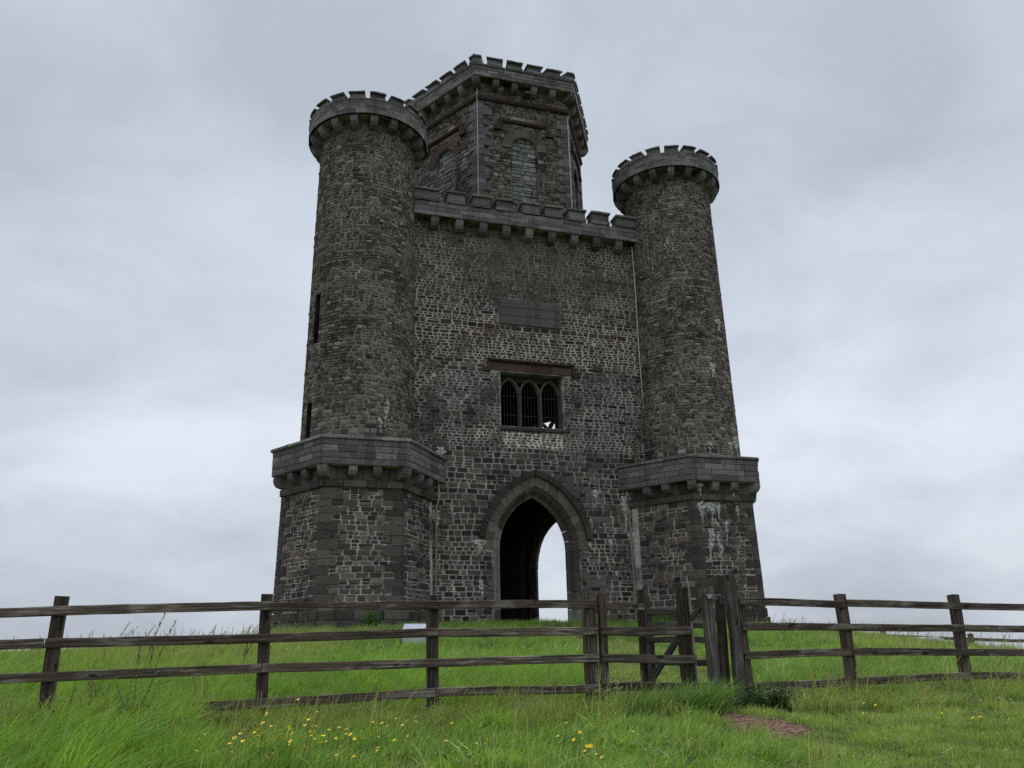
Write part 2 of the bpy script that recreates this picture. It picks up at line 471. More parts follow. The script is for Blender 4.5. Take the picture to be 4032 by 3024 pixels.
def ground(x, y):
    """a slope rising to a flat-topped knoll under the tower, falling away behind and to both sides"""
    x = np.asarray(x, float); y = np.asarray(y, float)
    s, q = fq(x, y)
    h = np.where(q < 0, -0.60 + 0.107 * q, -0.60 + 0.0895 * np.minimum(q, 40))
    h = np.where(q < -12, -1.884 + 0.05 * (np.maximum(q, -40) + 12), h)
    cap = np.interp(s, CAP_S, CAP_Z)
    k = 0.12
    d = np.clip(0.5 + 0.5 * (cap - h) / k, 0, 1)
    z = cap * (1 - d) + h * d - k * d * (1 - d)
    z = z - 0.026 * np.maximum(x - 7, 0) ** 1.5
    z = z - 0.03 * np.maximum(q - 31, 0) ** 1.5
    z = z + 0.025 * np.sin(x * 1.1 + 0.6 * y) * np.sin(0.9 * y - 0.4 * x) + 0.015 * np.sin(2.7 * x + 1.3) * np.sin(2.3 * y)
    return np.maximum(z, -70 + 0 * z)


def gz(x, y):
    return float(ground(x, y))


def axis(lo, hi, step, far):
    a = list(np.arange(lo, hi + 1e-6, step))
    out, g = [], step
    p = hi
    while p < far:
        g *= 1.35; p += g; out.append(p)
    low, g, p = [], step, lo
    while p > -far:
        g *= 1.35; p -= g; low.append(p)
    return np.array(low[::-1] + a + out)


xs, ys = axis(-14, 18, 0.25, 4000), axis(3, 44, 0.25, 4000)
X, Y = np.meshgrid(xs, ys)
Z = ground(X, Y)
nx, ny = len(xs), len(ys)
me = bpy.data.meshes.new('ground')
idx = np.arange(nx * ny).reshape(ny, nx)
F = np.stack([idx[:-1, :-1], idx[:-1, 1:], idx[1:, 1:], idx[1:, :-1]], -1).reshape(-1, 4)
me.from_pydata(np.stack([X, Y, Z], -1).reshape(-1, 3).tolist(), [], F.tolist())
me.polygons.foreach_set('use_smooth', [True] * len(F))
m, N = new_mat('turf_and_soil')
co = N.n('ShaderNodeTexCoord').outputs['Object']
soil = N.ramp(N.noise(co, 3.0, 5, 0.65), [(0.3, (0.028, 0.045, 0.012)), (0.5, (0.045, 0.075, 0.018)), (0.7, (0.075, 0.10, 0.028))])
earth = N.ramp(N.noise(co, 9.0, 6, 0.7), [(0.3, (0.085, 0.045, 0.033)), (0.5, (0.185, 0.100, 0.076)), (0.7, (0.29, 0.185, 0.145))])
wob = N.math('MULTIPLY', N.math('SUBTRACT', N.noise(co, 2.8, 4, 0.65), 0.5), 1.5)


def patch(cx, cy, rx, ry):
    v = N.n('ShaderNodeVectorMath', {0: co}, operation='SUBTRACT'); v.inputs[1].default_value = (cx, cy, 0)
    v2 = N.n('ShaderNodeVectorMath', {0: v.outputs[0]}, operation='MULTIPLY'); v2.inputs[1].default_value = (1 / rx, 1 / ry, 0)
    ln = N.n('ShaderNodeVectorMath', {0: v2.outputs[0]}, operation='LENGTH').outputs['Value']
    return N.mapr(N.math('ADD', ln, wob), 0.8, 1.1, 1.0, 0.0)


EARTH = [(2.46, 8.90, 0.42, 0.55), (2.02, 10.35, 0.42, 0.50), (2.2, 9.55, 0.16, 0.5), (1.8, 11.2, 0.3, 0.6)]
msk = None
for e in EARTH:
    p_ = patch(*e)
    msk = p_ if msk is None else N.math('MAXIMUM', msk, p_)
# bare earth on the floor of the tower
msk = N.math('MAXIMUM', msk, patch(-0.4, 32.3, 3.4, 3.6))
finish(N, N.mix(msk, soil, earth), 0.95, N.noise(co, 26, 5, 0.7), 0.8, 0.03, 0.15)
me.materials.append(m)
go = bpy.data.objects.new('ground', me)
link(go)
tag(go, kind='structure')

# ------------------------------------------------------------------ the tower
ZB = 1.0
TA = rad(17.648)
TO = (-0.3704, 32.3334)
L = 12.5
YW = -L / (2 * math.sqrt(3))                # wall plane in tower coordinates
TOWER = empty('stone_tower', (TO[0], TO[1], ZB), TA)
tag(TOWER, 'tall dark stone folly tower with battlemented round turrets and a pointed archway', 'tower')
CAM_LOCAL = Matrix.Rotation(-TA, 3, 'Z') @ Vector((-TO[0], -TO[1], 0.0))


def nk(k): k = rad(k); return (math.sin(k), -math.cos(k))


def tk(k): k = rad(k); return (math.cos(k), math.sin(k))


def flatF(cx, cy, k, ap):
    n, t = nk(k), tk(k)
    apf = ap if callable(ap) else (lambda z: ap)

    def F(u, z, d):
        a = apf(z) + d
        return (cx + n[0] * a + t[0] * u, cy + n[1] * a + t[1] * u, z)
    F.n = n; F.c = (cx + n[0] * 2, cy + n[1] * 2)
    return F


T30 = math.tan(rad(30))


def hexF(cx, cy, k, ap):
    """u runs -1..1 across one side of a hexagon: mitres itself at the corners"""
    n, t = nk(k), tk(k)
    apf = ap if callable(ap) else (lambda z: ap)

    def F(u, z, d):
        a = apf(z) + d
        w = u * a * T30
        return (cx + n[0] * a + t[0] * w, cy + n[1] * a + t[1] * w, z)
    return F


FAC = {90: 1.115, 150: 1.115}


def baseF(cx, cy, k, ap, metres=False):
    """side k of a turret base; u runs -1..1 (or metres from the middle)"""
    apf = ap if callable(ap) else (lambda z: ap)
    a0, a1 = (k - 30) % 360, (k + 30) % 360
    d0, d1 = nk(a0), nk(a1)
    f0, f1 = FAC.get(a0, 1.0), FAC.get(a1, 1.0)

    def F(u, z, d):
        R_ = (apf(z) + d) / math.cos(rad(30))
        x0, y0, x1, y1 = d0[0] * R_ * f0, d0[1] * R_ * f0, d1[0] * R_ * f1, d1[1] * R_ * f1
        if metres: u = u / (math.hypot(x1 - x0, y1 - y0) / 2)
        t = (u + 1) / 2
        return (cx + x0 + (x1 - x0) * t, cy + y0 + (y1 - y0) * t, z)
    return F


def cylF(cx, cy, rf):
    """u is an angle in radians"""
    rr = rf if callable(rf) else (lambda z: rf)

    def F(u, z, d):
        a = rr(z) + d
        return (cx + math.sin(u) * a, cy - math.cos(u) * a, z)
    return F


def rotz(p, k):
    c, s = math.cos(rad(k)), math.sin(rad(k))
    return (p[0] * c - p[1] * s, p[0] * s + p[1] * c)


def faces_cam(p, n, k, margin=-0.05):
    """is a piece at p (xy) with outward normal n, turned by k about the tower axis, facing the camera?"""
    P, Nn = rotz(p, k), rotz(n, k)
    v = (CAM_LOCAL.x - P[0], CAM_LOCAL.y - P[1])
    l = math.hypot(*v)
    return (v[0] * Nn[0] + v[1] * Nn[1]) / l > margin


def stone(F, u0, u1, z0, z1, rng, dep=0.035, gap=0.026, rough=1.0, wob=None):
    """one rubble stone: irregular eight-sided outline, chamfered, bulging face (24 triangles)"""
    g = gap * rng.uniform(0.6, 1.3) / 2
    u0 += g; u1 -= g; z0 += g; z1 -= g
    w, h = u1 - u0, z1 - z0
    c = rng.uniform(0.04, 0.17) * min(w, h)
    j = 0.008 * rough
    pts = [(u0 + c, z0), (u1 - c, z0), (u1, z0 + c), (u1, z1 - c), (u1 - c, z1), (u0 + c, z1), (u0, z1 - c), (u0, z0 + c)]
    pts = [(a + rng.uniform(-j, j), b + rng.uniform(-j, j)) for a, b in pts]
    cu, cz = (u0 + u1) / 2, (z0 + z1) / 2
    dd = dep * rng.uniform(0.6, 1.35) + (rng.uniform(0.008, 0.024) if rng.random() < 0.05 else 0.0)
    tu, tz = rng.uniform(-0.25, 0.25), rng.uniform(-0.3, 0.3)
    ins = 1 - min(0.014 / max(min(w, h) / 2, 0.02), 0.4)
    V = []
    for a, b in pts:
        V.append((a, b, -0.04))
    for a, b in pts:
        aa, bb = cu + (a - cu) * ins, cz + (b - cz) * ins
        V.append((aa, bb, dd * (1 + tu * (a - cu) / w * 2 + tz * (b - cz) / h * 2) + rng.uniform(-0.003, 0.004) * rough))
    V.append((cu + rng.uniform(-.2, .2) * w, cz + rng.uniform(-.2, .2) * h, dd + rng.uniform(0.0, 0.012) * rough))
    if wob:
        V = [(a, b + wob(a, b), d) for a, b, d in V]
    fs = [(i, (i + 1) % 8, 8 + (i + 1) % 8, 8 + i) for i in range(8)] + [(8 + i, 8 + (i + 1) % 8, 16) for i in range(8)]
    return [F(*q) for q in V], fs


def subtract(a, b, cuts):
    iv = [(a, b)]
    for c, d in cuts:
        nw = []
        for p, q in iv:
            if d <= p or c >= q: nw.append((p, q)); continue
            if c > p: nw.append((p, c))
            if d < q: nw.append((d, q))
        iv = nw
    return iv


def courses(z0, z1, hr, lr, span, cuts, rng, split=0.2, big=0.05, scale=1.0):
    """coursed rubble rectangles; span(z)->(u0,u1), cuts(z)->[(u0,u1)]"""
    out = []
    z = z0
    while z < z1 - 0.05:
        h = rng.uniform(*hr)
        if z1 - z - h < hr[0]: h = z1 - z
        zm = z + h / 2
        a, b = span(zm)
        for p, q in subtract(a, b, cuts(zm)):
            u = p
            while q - u > 0.04:
                l = rng.uniform(*lr) * (0.7 if h < (hr[0] + hr[1]) / 2 else 1.1)
                if rng.random() < 0.1: l *= 1.5
                if q - u - l < lr[0] * 0.7: l = q - u
                if rng.random() < split and h > hr[0] * 1.2 and l > lr[0] * 1.1:
                    f = rng.uniform(0.35, 0.65)
                    out.append((u, u + l, z, z + h * f)); out.append((u, u + l, z + h * f, z + h))
                else:
                    out.append((u, u + l, z, z + h))
                u += l
        z += h
    return out


def boxm(F, u0, u1, z0, z1, d0, d1, nu=1, rng=None, j=0.0):
    """block between u0..u1, z0..z1, depths d0 (inner)..d1 (outer), subdivided along u"""
    V, fs = [], []
    for i in range(nu + 1):
        u = u0 + (u1 - u0) * i / nu
        for z, d in ((z0, d0), (z0, d1), (z1, d1), (z1, d0)):
            if rng: z += rng.uniform(-j, j); d += rng.uniform(-j, j)
            V.append(F(u, z, d))
    for i in range(nu):
        b = 4 * i
        for k in range(4):
            fs.append((b + k, b + (k + 1) % 4, b + 4 + (k + 1) % 4, b + 4 + k))
    fs.append((0, 3, 2, 1)); b = 4 * nu; fs.append((b, b + 1, b + 2, b + 3))
    return V, fs


def profm(F, u0, u1, prof, nu=1, rng=None, j=0.0):
    """extrude a closed (d, z) profile along u"""
    V, fs = [], []
    n = len(prof)
    for i in range(nu + 1):
        u = u0 + (u1 - u0) * i / nu
        for d, z in prof:
            if rng: d += rng.uniform(-j, j); z += rng.uniform(-j, j)
            V.append(F(u, z, d))
    for i in range(nu):
        for k in range(n):
            k2 = (k + 1) % n
            fs.append((i * n + k, i * n + k2, (i + 1) * n + k2, (i + 1) * n + k))
    fs.append(tuple(range(n))[::-1]); fs.append(tuple(range(nu * n, nu * n + n)))
    return V, fs


def ashlar(F, u0, u1, z0, z1, rng, d0=-0.04, d1=0.012, gap=0.010, du=1.0):
    """squared block, slightly uneven face (du: metres per unit of u)"""
    g = gap / 2
    ug = g / du
    a, b, c, d = u0 + ug, u1 - ug, z0 + g, z1 - g
    e = 0.012
    eu = e / du
    dd = d1 + rng.uniform(-0.006, 0.012)
    V = [F(a, c, d0), F(b, c, d0), F(b, d, d0), F(a, d, d0)]
    q = [(a + eu, c + e), (b - eu, c + e), (b - eu, d - e), (a + eu, d - e)]
    m0 = [(a, c), (b, c), (b, d), (a, d)]
    V += [F(x, y, dd - 0.012) for x, y in m0]
    V += [F(x, y, dd + rng.uniform(-0.004, 0.006)) for x, y in q]
    V.append(F((a + b) / 2 + (b - a) * rng.uniform(-.2, .2), (c + d) / 2, dd + rng.uniform(0.0, 0.014)))
    fs = []
    for o in (0, 4):
        for i in range(4):
            fs.append((o + i, o + (i + 1) % 4, o + 4 + (i + 1) % 4, o + 4 + i))
    fs += [(8 + i, 8 + (i + 1) % 4, 12) for i in range(4)]
    return V, fs


def corbel(F, uc, hw, zt, proj, h, rng, d0=-0.06):
    p, q = proj * rng.uniform(0.95, 1.05), h * rng.uniform(0.94, 1.06)
    prof = [(d0, zt), (p, zt), (p, zt - 0.30 * q), (p * 0.93, zt - 0.55 * q), (p * 0.72, zt - 0.80 * q), (p * 0.35, zt - 0.96 * q), (d0, zt - q)]
    return profm(F, uc - hw, uc + hw, prof, 1, rng, 0.006)


def merlon(F, u0, u1, z0, z1, rng, eu, d0, d1, nu=1):
    """battlement: roll at the foot, block, projecting coping"""
    V, fs = [], []
    h = z1 - z0
    dz = rng.uniform(-0.012, 0.012)
    parts = ((u0 - eu * 0.6, u1 + eu * 0.6, z0, z0 + 0.22 * h, d0 - 0.02, d1 + 0.075), (u0, u1, z0 + 0.22 * h, z1 - 0.16 * h + dz, d0, d1),
             (u0 - eu, u1 + eu, z1 - 0.16 * h + dz, z1 + dz, d0 - 0.04, d1 + 0.095))
    for p in parts:
        v, f = boxm(F, *p, max(nu, 3), rng, 0.011)
        b = len(V); V += v; fs += [tuple(i + b for i in q) for q in f]
    return V, fs


class Pieces:
    """pieces of one kind: those turned to the camera become objects, the rest one joined mesh"""
    def __init__(s, parent, k):
        s.parent, s.k, s.rear = parent, k, {}

    def put(s, name, mat, vf, p=None, n=None, show=True):
        v, f = vf
        if show and (p is None or faces_cam(p, n, s.k)):
            mb = MB(); mb.add(v, f)
            return mb.build(name, mat, s.parent, ZB)
        s.rear.setdefault(mat.name, (mat, MB()))[1].add(v, f)

    def done(s, name='rear_masonry'):
        for mat, mb in s.rear.values():
            mb.build(name, mat, s.parent, ZB, kind='stuff')
        s.rear = {}


NSTONE = [0]


def put_stones(parent, F, rects, mat, rng, key, singles=0, dep=0.035, gap=0.026, wob=None, cache={}, du=1.0):
    """joined rubble, with the largest stones as objects of their own"""
    if singles == 0 and key in cache:
        o = bpy.data.objects.new('rubble_stonework', cache[key]); link(o, parent); o['kind'] = 'stuff'
        return
    order = sorted(range(len(rects)), key=lambda i: -(rects[i][1] - rects[i][0]) * (rects[i][3] - rects[i][2]))
    single = set(order[:singles])
    mb = MB()
    for i, r in enumerate(rects):
        v, f = stone(F, *r, rng, dep, gap, wob=wob)
        if i in single:
            b = MB(); b.add(v, f); b.build('stone', mat, parent, ZB); NSTONE[0] += 1
        else:
            mb.add(v, f)
    if mb.v:
        o = mb.build('rubble_stonework', mat, parent, ZB, kind='stuff')
        if singles == 0: cache[key] = o.data


# ---- the three curtain walls: arch and three-light window in each
ARC = 0.80                                   # the arch is struck from centres 0.8 m past the middle
ZS = 3.44                                    # springing


def arch_half(z, R_, zs=ZS):
    a = R_ - ARC
    if z <= zs: return a
    q = R_ * R_ - (z - zs) ** 2
    return math.sqrt(q) - ARC if q > ARC * ARC else -1.0


def arch_top(s, R_, zs=ZS):
    q = R_ * R_ - (abs(s) + ARC) ** 2
    return zs + math.sqrt(max(q, 0))


def slab(mb, F, d0, d1, R_, zlo, zhi, smax, win):
    """wall layer with the arch and window openings cut through it (faces at d0 inner and d1 outer)"""
    a = R_ - ARC
    ss = sorted(set([-smax, smax, -win[0], win[0]] + [a * math.sin(math.pi * i / 24) for i in range(-12, 13)]))

    def quad(p): mb.add([F(*q) for q in p], [(0, 1, 2, 3)])
    for s0, s1 in zip(ss[:-1], ss[1:]):
        mid = (s0 + s1) / 2
        lo0, lo1 = (zlo, zlo) if abs(mid) > a else (arch_top(s0, R_), arch_top(s1, R_))
        bands = [(lo0, lo1, zhi, zhi)]
        if abs(mid) < win[0]:
            bands = [(lo0, lo1, win[1], win[1]), (win[2], win[2], zhi, zhi)]
        for b0, b1, t0, t1 in bands:
            quad([(s0, b0, d1), (s1, b1, d1), (s1, t1, d1), (s0, t0, d1)])
            quad([(s1, b1, d0), (s0, b0, d0), (s0, t0, d0), (s1, t1, d0)])
            if not (abs(mid) > a and b0 == zlo): quad([(s0, b0, d0), (s1, b1, d0), (s1, b1, d1), (s0, b0, d1)])
            quad([(s0, t0, d1), (s1, t1, d1), (s1, t1, d0), (s0, t0, d0)])
    for sg in (-1, 1):
        quad([(sg * a, zlo, d0), (sg * a, zlo, d1), (sg * a, ZS, d1), (sg * a, ZS, d0)])
        quad([(sg * win[0], win[1], d0), (sg * win[0], win[1], d1), (sg * win[0], win[2], d1), (sg * win[0], win[2], d0)])
        quad([(sg * smax, zlo, d0), (sg * smax, zlo, d1), (sg * smax, zhi, d1), (sg * smax, zhi, d0)])


WIN = (1.20, 7.80, 9.84)
wall_slab = None


def ring_pt(F, side, rho, fr, d):
    ang = fr * math.acos(ARC / rho)
    return F(side * (rho * math.cos(ang) - ARC), ZS + rho * math.sin(ang), d)


def ring_block(F, side, r0, r1, f0, f1, d0, d1, rng, nu=2):
    V, fs = [], []
    e = rng.uniform(0.0, 0.008)
    for i in range(nu + 1):
        fr = f0 + (f1 - f0) * i / nu
        for r, d in ((r0, d0), (r0, d1 + e), (r1, d1 + e), (r1, d0)):
            V.append(ring_pt(F, side, r, fr, d))
    for i in range(nu):
        for k in range(4):
            fs.append((4 * i + k, 4 * i + (k + 1) % 4, 4 * i + 4 + (k + 1) % 4, 4 * i + 4 + k))
    fs += [(0, 3, 2, 1), (4 * nu, 4 * nu + 1, 4 * nu + 2, 4 * nu + 3)]
    return V, fs


def build_wall(k):
    global wall_slab
    rng = random.Random(11)
    front = k == 0
    F = flatF(0, 0, 0, -YW)
    if wall_slab is None:
        mb = MB()
        slab(mb, F, -0.46, 0.0, 2.36, 0.3, 15.9, 5.2, WIN)
        k0 = len(mb.f)
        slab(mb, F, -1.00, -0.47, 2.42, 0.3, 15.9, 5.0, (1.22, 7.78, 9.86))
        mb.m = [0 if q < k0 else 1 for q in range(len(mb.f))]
        wall_slab = mb.mesh('curtain_wall', [M['mor_wall'], M['inside']], ZB)  # inner layer takes the colour with the room's shade painted in
    wall = bpy.data.objects.new('curtain_wall', wall_slab)
    link(wall, TOWER)
    wall.rotation_euler = (0, 0, rad(k))
    P = Pieces(wall, k)
    n0 = (0, -1)

    def cuts(z):
        c = []
        hw = arch_half(z, 2.87) if z > 3.82 else (arch_half(z, 2.68) if z > ZS else 1.60)
        if hw > 0: c.append((-hw, hw))
        if 7.60 < z < 9.86: c.append((-1.22, 1.22))
        if 9.86 <= z < 10.22: c.append((-1.56, 1.56))
        if 11.70 < z < 12.74: c.append((-1.23, 1.23))
        return c

    def span(z):
        w = 4.06 if z < 6.4 else 4.52
        return (-w, w)
    wob = lambda u, z: 0.014 * math.sin(1.3 * u + 2.1 * z) + 0.008 * math.sin(3.9 * u + 1.1 * z)
    rects = []
    for a, b, hr, lr in ((0.9, 7.0, (0.12, 0.225), (0.17, 0.40)), (7.0, 7.62, (0.09, 0.15), (0.16, 0.34)), (7.62, 11.7, (0.09, 0.17), (0.15, 0.42)), (11.7, 15.66, (0.09, 0.17), (0.13, 0.36))):
        rects += courses(a, b, hr, lr, span, cuts, rng)
    rects = [(a + (0.012 if 7.0 <= c and d <= 7.63 and abs(a) < 1.2 else 0), b, c + (0.01 if 7.0 <= c and d <= 7.63 and abs(a) < 1.2 else 0), d) for a, b, c, d in rects]
    put_stones(wall, F, rects, M['rub_wall'], rng, 'wall', 100 if front else 0, 0.009, 0.014, wob)
    put = lambda nm, mt, vf: P.put(nm, M[mt], vf, show=front)
    # arch: face ring, hood mould, moulded inner order and jambs
    for sg in (-1, 1):
        nb = 10
        cut = [0] + sorted(((i + rng.uniform(-.2, .2)) / nb) for i in range(1, nb)) + [1]
        for i in range(nb):
            put('voussoir', 'vous', ring_block(F, sg, 2.35, 2.695, cut[i] + .004, cut[i + 1] - .004, -0.12, 0.035, rng))
        for i in range(6):
            put('hood_stone', 'hood', ring_block(F, sg, 2.70, 2.90, 0.105 + 0.895 * i / 6 + .003, 0.105 + 0.895 * (i + 1) / 6 - .003, -0.05, 0.13 + 0.01 * rng.random(), rng, 3))
        prof = [(0.0, -0.03), (0.05, -0.05), (0.12, -0.13), (0.16, -0.22), (0.22, -0.33), (0.32, -0.37), (0.32, -0.49), (0.0, -0.47)]
        for i in range(7):
            V, fs = [], []
            f0, f1 = i / 7 + .003, (i + 1) / 7 - .003
            for q in range(3):
                fr = f0 + (f1 - f0) * q / 2
                for e, d in prof: V.append(ring_pt(F, sg, 2.35 - e, fr, d + rng.uniform(-.004, .004)))
            n = len(prof)
            for q in range(2):
                for kk in range(n): fs.append((q * n + kk, q * n + (kk + 1) % n, (q + 1) * n + (kk + 1) % n, (q + 1) * n + kk))
            fs += [tuple(range(n)), tuple(range(2 * n, 3 * n))]
            put('arch_moulding_stone', 'vous' if i > 1 or sg > 0 else 'pale', (V, fs))
        zz = [0.6, 1.45, 2.05, 2.75, ZS]
        for i in range(4):
            V = []
            for z in (zz[i] + .006, zz[i + 1] - .006):
                for e, d in prof: V.append(F(sg * (1.55 - e), z, d + rng.uniform(-.005, .005)))
            fs = [(kk, (kk + 1) % n, n + (kk + 1) % n, n + kk) for kk in range(n)] + [tuple(range(n)), tuple(range(n, 2 * n))]
            put('jamb_stone', ('quoin' if i == 0 else 'pale') if sg < 0 else ('quoin' if i else 'pale'), (V, fs))
    # plaque of six slabs
    for i in range(3):
        for j in range(2):
            put('plaque_slab', 'slab', ashlar(F, -1.22 + j * 1.22, 0.0 + j * 1.22, 11.71 + i * 0.343, 11.71 + (i + 1) * 0.343, rng, -0.05, 0.075, 0.004))
    # window: red lintel, label mould, sill, tracery, bars
    xs_ = [-1.54, -0.78, -0.02, 0.80, 1.54]
    for a, b in zip(xs_[:-1], xs_[1:]):
        put('lintel_block', 'redstone', ashlar(F, a, b, 9.87, 10.17, rng, -0.12, 0.03, 0.016))
    for a, b in ((-1.66, -0.55), (-0.55, 0.55), (0.55, 1.66)):
        put('label_mould', 'darkred', profm(F, a + .004, b - .004, [(-.05, 10.17), (0.06, 10.18), (0.13, 10.23), (0.13, 10.30), (0.05, 10.33), (-.05, 10.33)], 3, rng, 0.006))
    for sg in (-1, 1):
        put('label_stop', 'darkred', boxm(F, sg * 1.57, sg * 1.68, 9.86, 10.17, -0.05, 0.11, 1, rng, 0.01))
        put('label_stop', 'darkred', boxm(F, sg * 1.58, sg * 1.85, 9.80, 9.93, -0.05, 0.12, 1, rng, 0.01))
    for a, b in ((-1.24, -0.4), (-0.4, 0.35), (0.35, 1.22)):
        put('window_sill', 'hood', profm(F, a + .004, b - .004, [(-.5, 7.80), (-.02, 7.80), (0.08, 7.74), (0.08, 7.64), (0.02, 7.61), (-.05, 7.61)], 2, rng, 0.006))
    DW = -0.20                                # tracery plane

    def tbar(u0, u1, z0, z1, d0, d1): return boxm(F, u0, u1, z0, z1, d0, d1, 1, rng, 0.004)
    for i, u in enumerate((-1.185, -0.395, 0.395, 1.185)):
        w = 0.085 if i in (1, 2) else 0.07
        V, fs = profm(lambda a, z, d: F(d, a, z), 7.80, 9.16, [(u - w, DW - .12), (u - w * .45, DW + .03), (u + w * .45, DW + .03), (u + w, DW - .12), (u + w * .5, DW - .24), (u - w * .5, DW - .24)], 5, rng, 0.004)
        put('mullion', 'quoin' if i in (0, 3) else 'redstone', (V, fs))
    for ci, uc in enumerate((-0.79, 0.0, 0.79)):
        # pointed head of each light: two arcs of stone
        a, rise = 0.305, 0.47
        R_ = (rise ** 2 + a ** 2) / (2 * a); off = R_ - a
        for sg in (-1, 1):
            V, fs = [], []
            nn = 7
            for q in range(nn):
                fr = q / (nn - 1)
                for r, d in ((R_, DW - .22), (R_ + 0.01, DW - .06), (R_ + .055, DW + .02), (R_ + .105, DW - .05), (R_ + .105, DW - .22)):
                    an = fr * math.acos(off / r)
                    V.append(F(uc + sg * (r * math.cos(an) - off), 9.14 + r * math.sin(an), d))
            for q in range(nn - 1):
                for kk in range(5): fs.append((q * 5 + kk, q * 5 + (kk + 1) % 5, q * 5 + 5 + (kk + 1) % 5, q * 5 + 5 + kk))
            fs += [(0, 1, 2, 3, 4), tuple(range(5 * nn - 5, 5 * nn))]
            put('tracery_arch', 'vous', (V, fs))
        for q in range(4):
            u = uc - 0.305 + 0.61 * (q + 1) / 5
            V, fs = tube([F(u, 7.80, DW - .12), F(u, 9.14 + 0.38 - abs(q - 1.5) * 0.11, DW - .12)], 0.006, 5)
            put('window_bar', 'bar', (V, fs))
        for z in (8.30, 9.02):
            V, fs = tube([F(uc - .31, z, DW - .12), F(uc + .31, z, DW - .12)], 0.007, 5)
            put('window_bar', 'bar', (V, fs))
    # solid spandrel plate well behind the tracery heads
    V = [F(-1.2, 9.62, DW - .26), F(1.2, 9.62, DW - .26), F(1.2, 9.86, DW - .26), F(-1.2, 9.86, DW - .26), F(-1.2, 9.62, DW - .30), F(1.2, 9.62, DW - .30), F(1.2, 9.86, DW - .30), F(-1.2, 9.86, DW - .30)]
    put('spandrel', 'hood', (V, BOXF))
    # corbelled parapet
    put('parapet_core', 'mor_turret', boxm(F, -4.7, 4.7, 15.665, 16.24, -0.3, 0.385, 1))
    for i in range(9):
        put('corbel', 'ashlar', corbel(F, -3.74 + 0.935 * i + rng.uniform(-.02, .02), 0.15, 15.665, 0.36, 0.44, rng))
    for z0, z1, lr in ((15.66, 15.835, (0.85, 1.1)), (15.835, 16.045, (0.5, 0.9)), (16.045, 16.245, (0.55, 1.0))):
        u = -4.62
        while u < 4.6:
            l = rng.uniform(*lr)
            if 4.62 - u - l < 0.4: l = 4.62 - u
            put('parapet_block', 'ashlar', ashlar(F, u, u + l, z0, z1, rng, -0.02 + 0.3, 0.40 if z0 > 15.7 else 0.415, 0.012))
            u += l
    for a, b in ((-4.55, -3.58), (-3.29, -2.57), (-2.31, -1.59), (-1.36, -0.65), (-0.33, 0.40), (0.62, 1.36), (1.60, 2.36), (2.58, 3.38), (3.64, 4.55)):
        put('merlon', 'ashlar', merlon(F, a + .03, b - .03, 16.245, 16.77, rng, 0.035, -0.06, 0.39))
    P.done()
    return wall, F, P


WALL, WF, WP = build_wall(0)
build_wall(120)
build_wall(240)

# ---- inside: two floors and a roof
for zf in (6.85, 15.2):
    mb = MB()
    tri = [rotz((0, 2 * (-YW) - 0.5), a) for a in (0, 120, 240)]
    v = [(x, y, zf) for x, y in tri] + [(x, y, zf + 0.3) for x, y in tri]
    mb.add(v, [(0, 2, 1), (3, 4, 5), (0, 1, 4, 3), (1, 2, 5, 4), (2, 0, 3, 5)])
    mb.build('floor_slab', M['inside'], TOWER, ZB)

# ---- turrets
TC = (-L / 2, YW)
RS0, RS1, ZT0, ZT1 = 1.864, 1.732, 6.4, 18.45
rsh = lambda z: RS0 + (RS1 - RS0) * (z - 6.51) / (18.36 - 6.51)
SLITS = [(9.97, 11.80, -66, -58), (6.62, 7.95, -69, -61)]


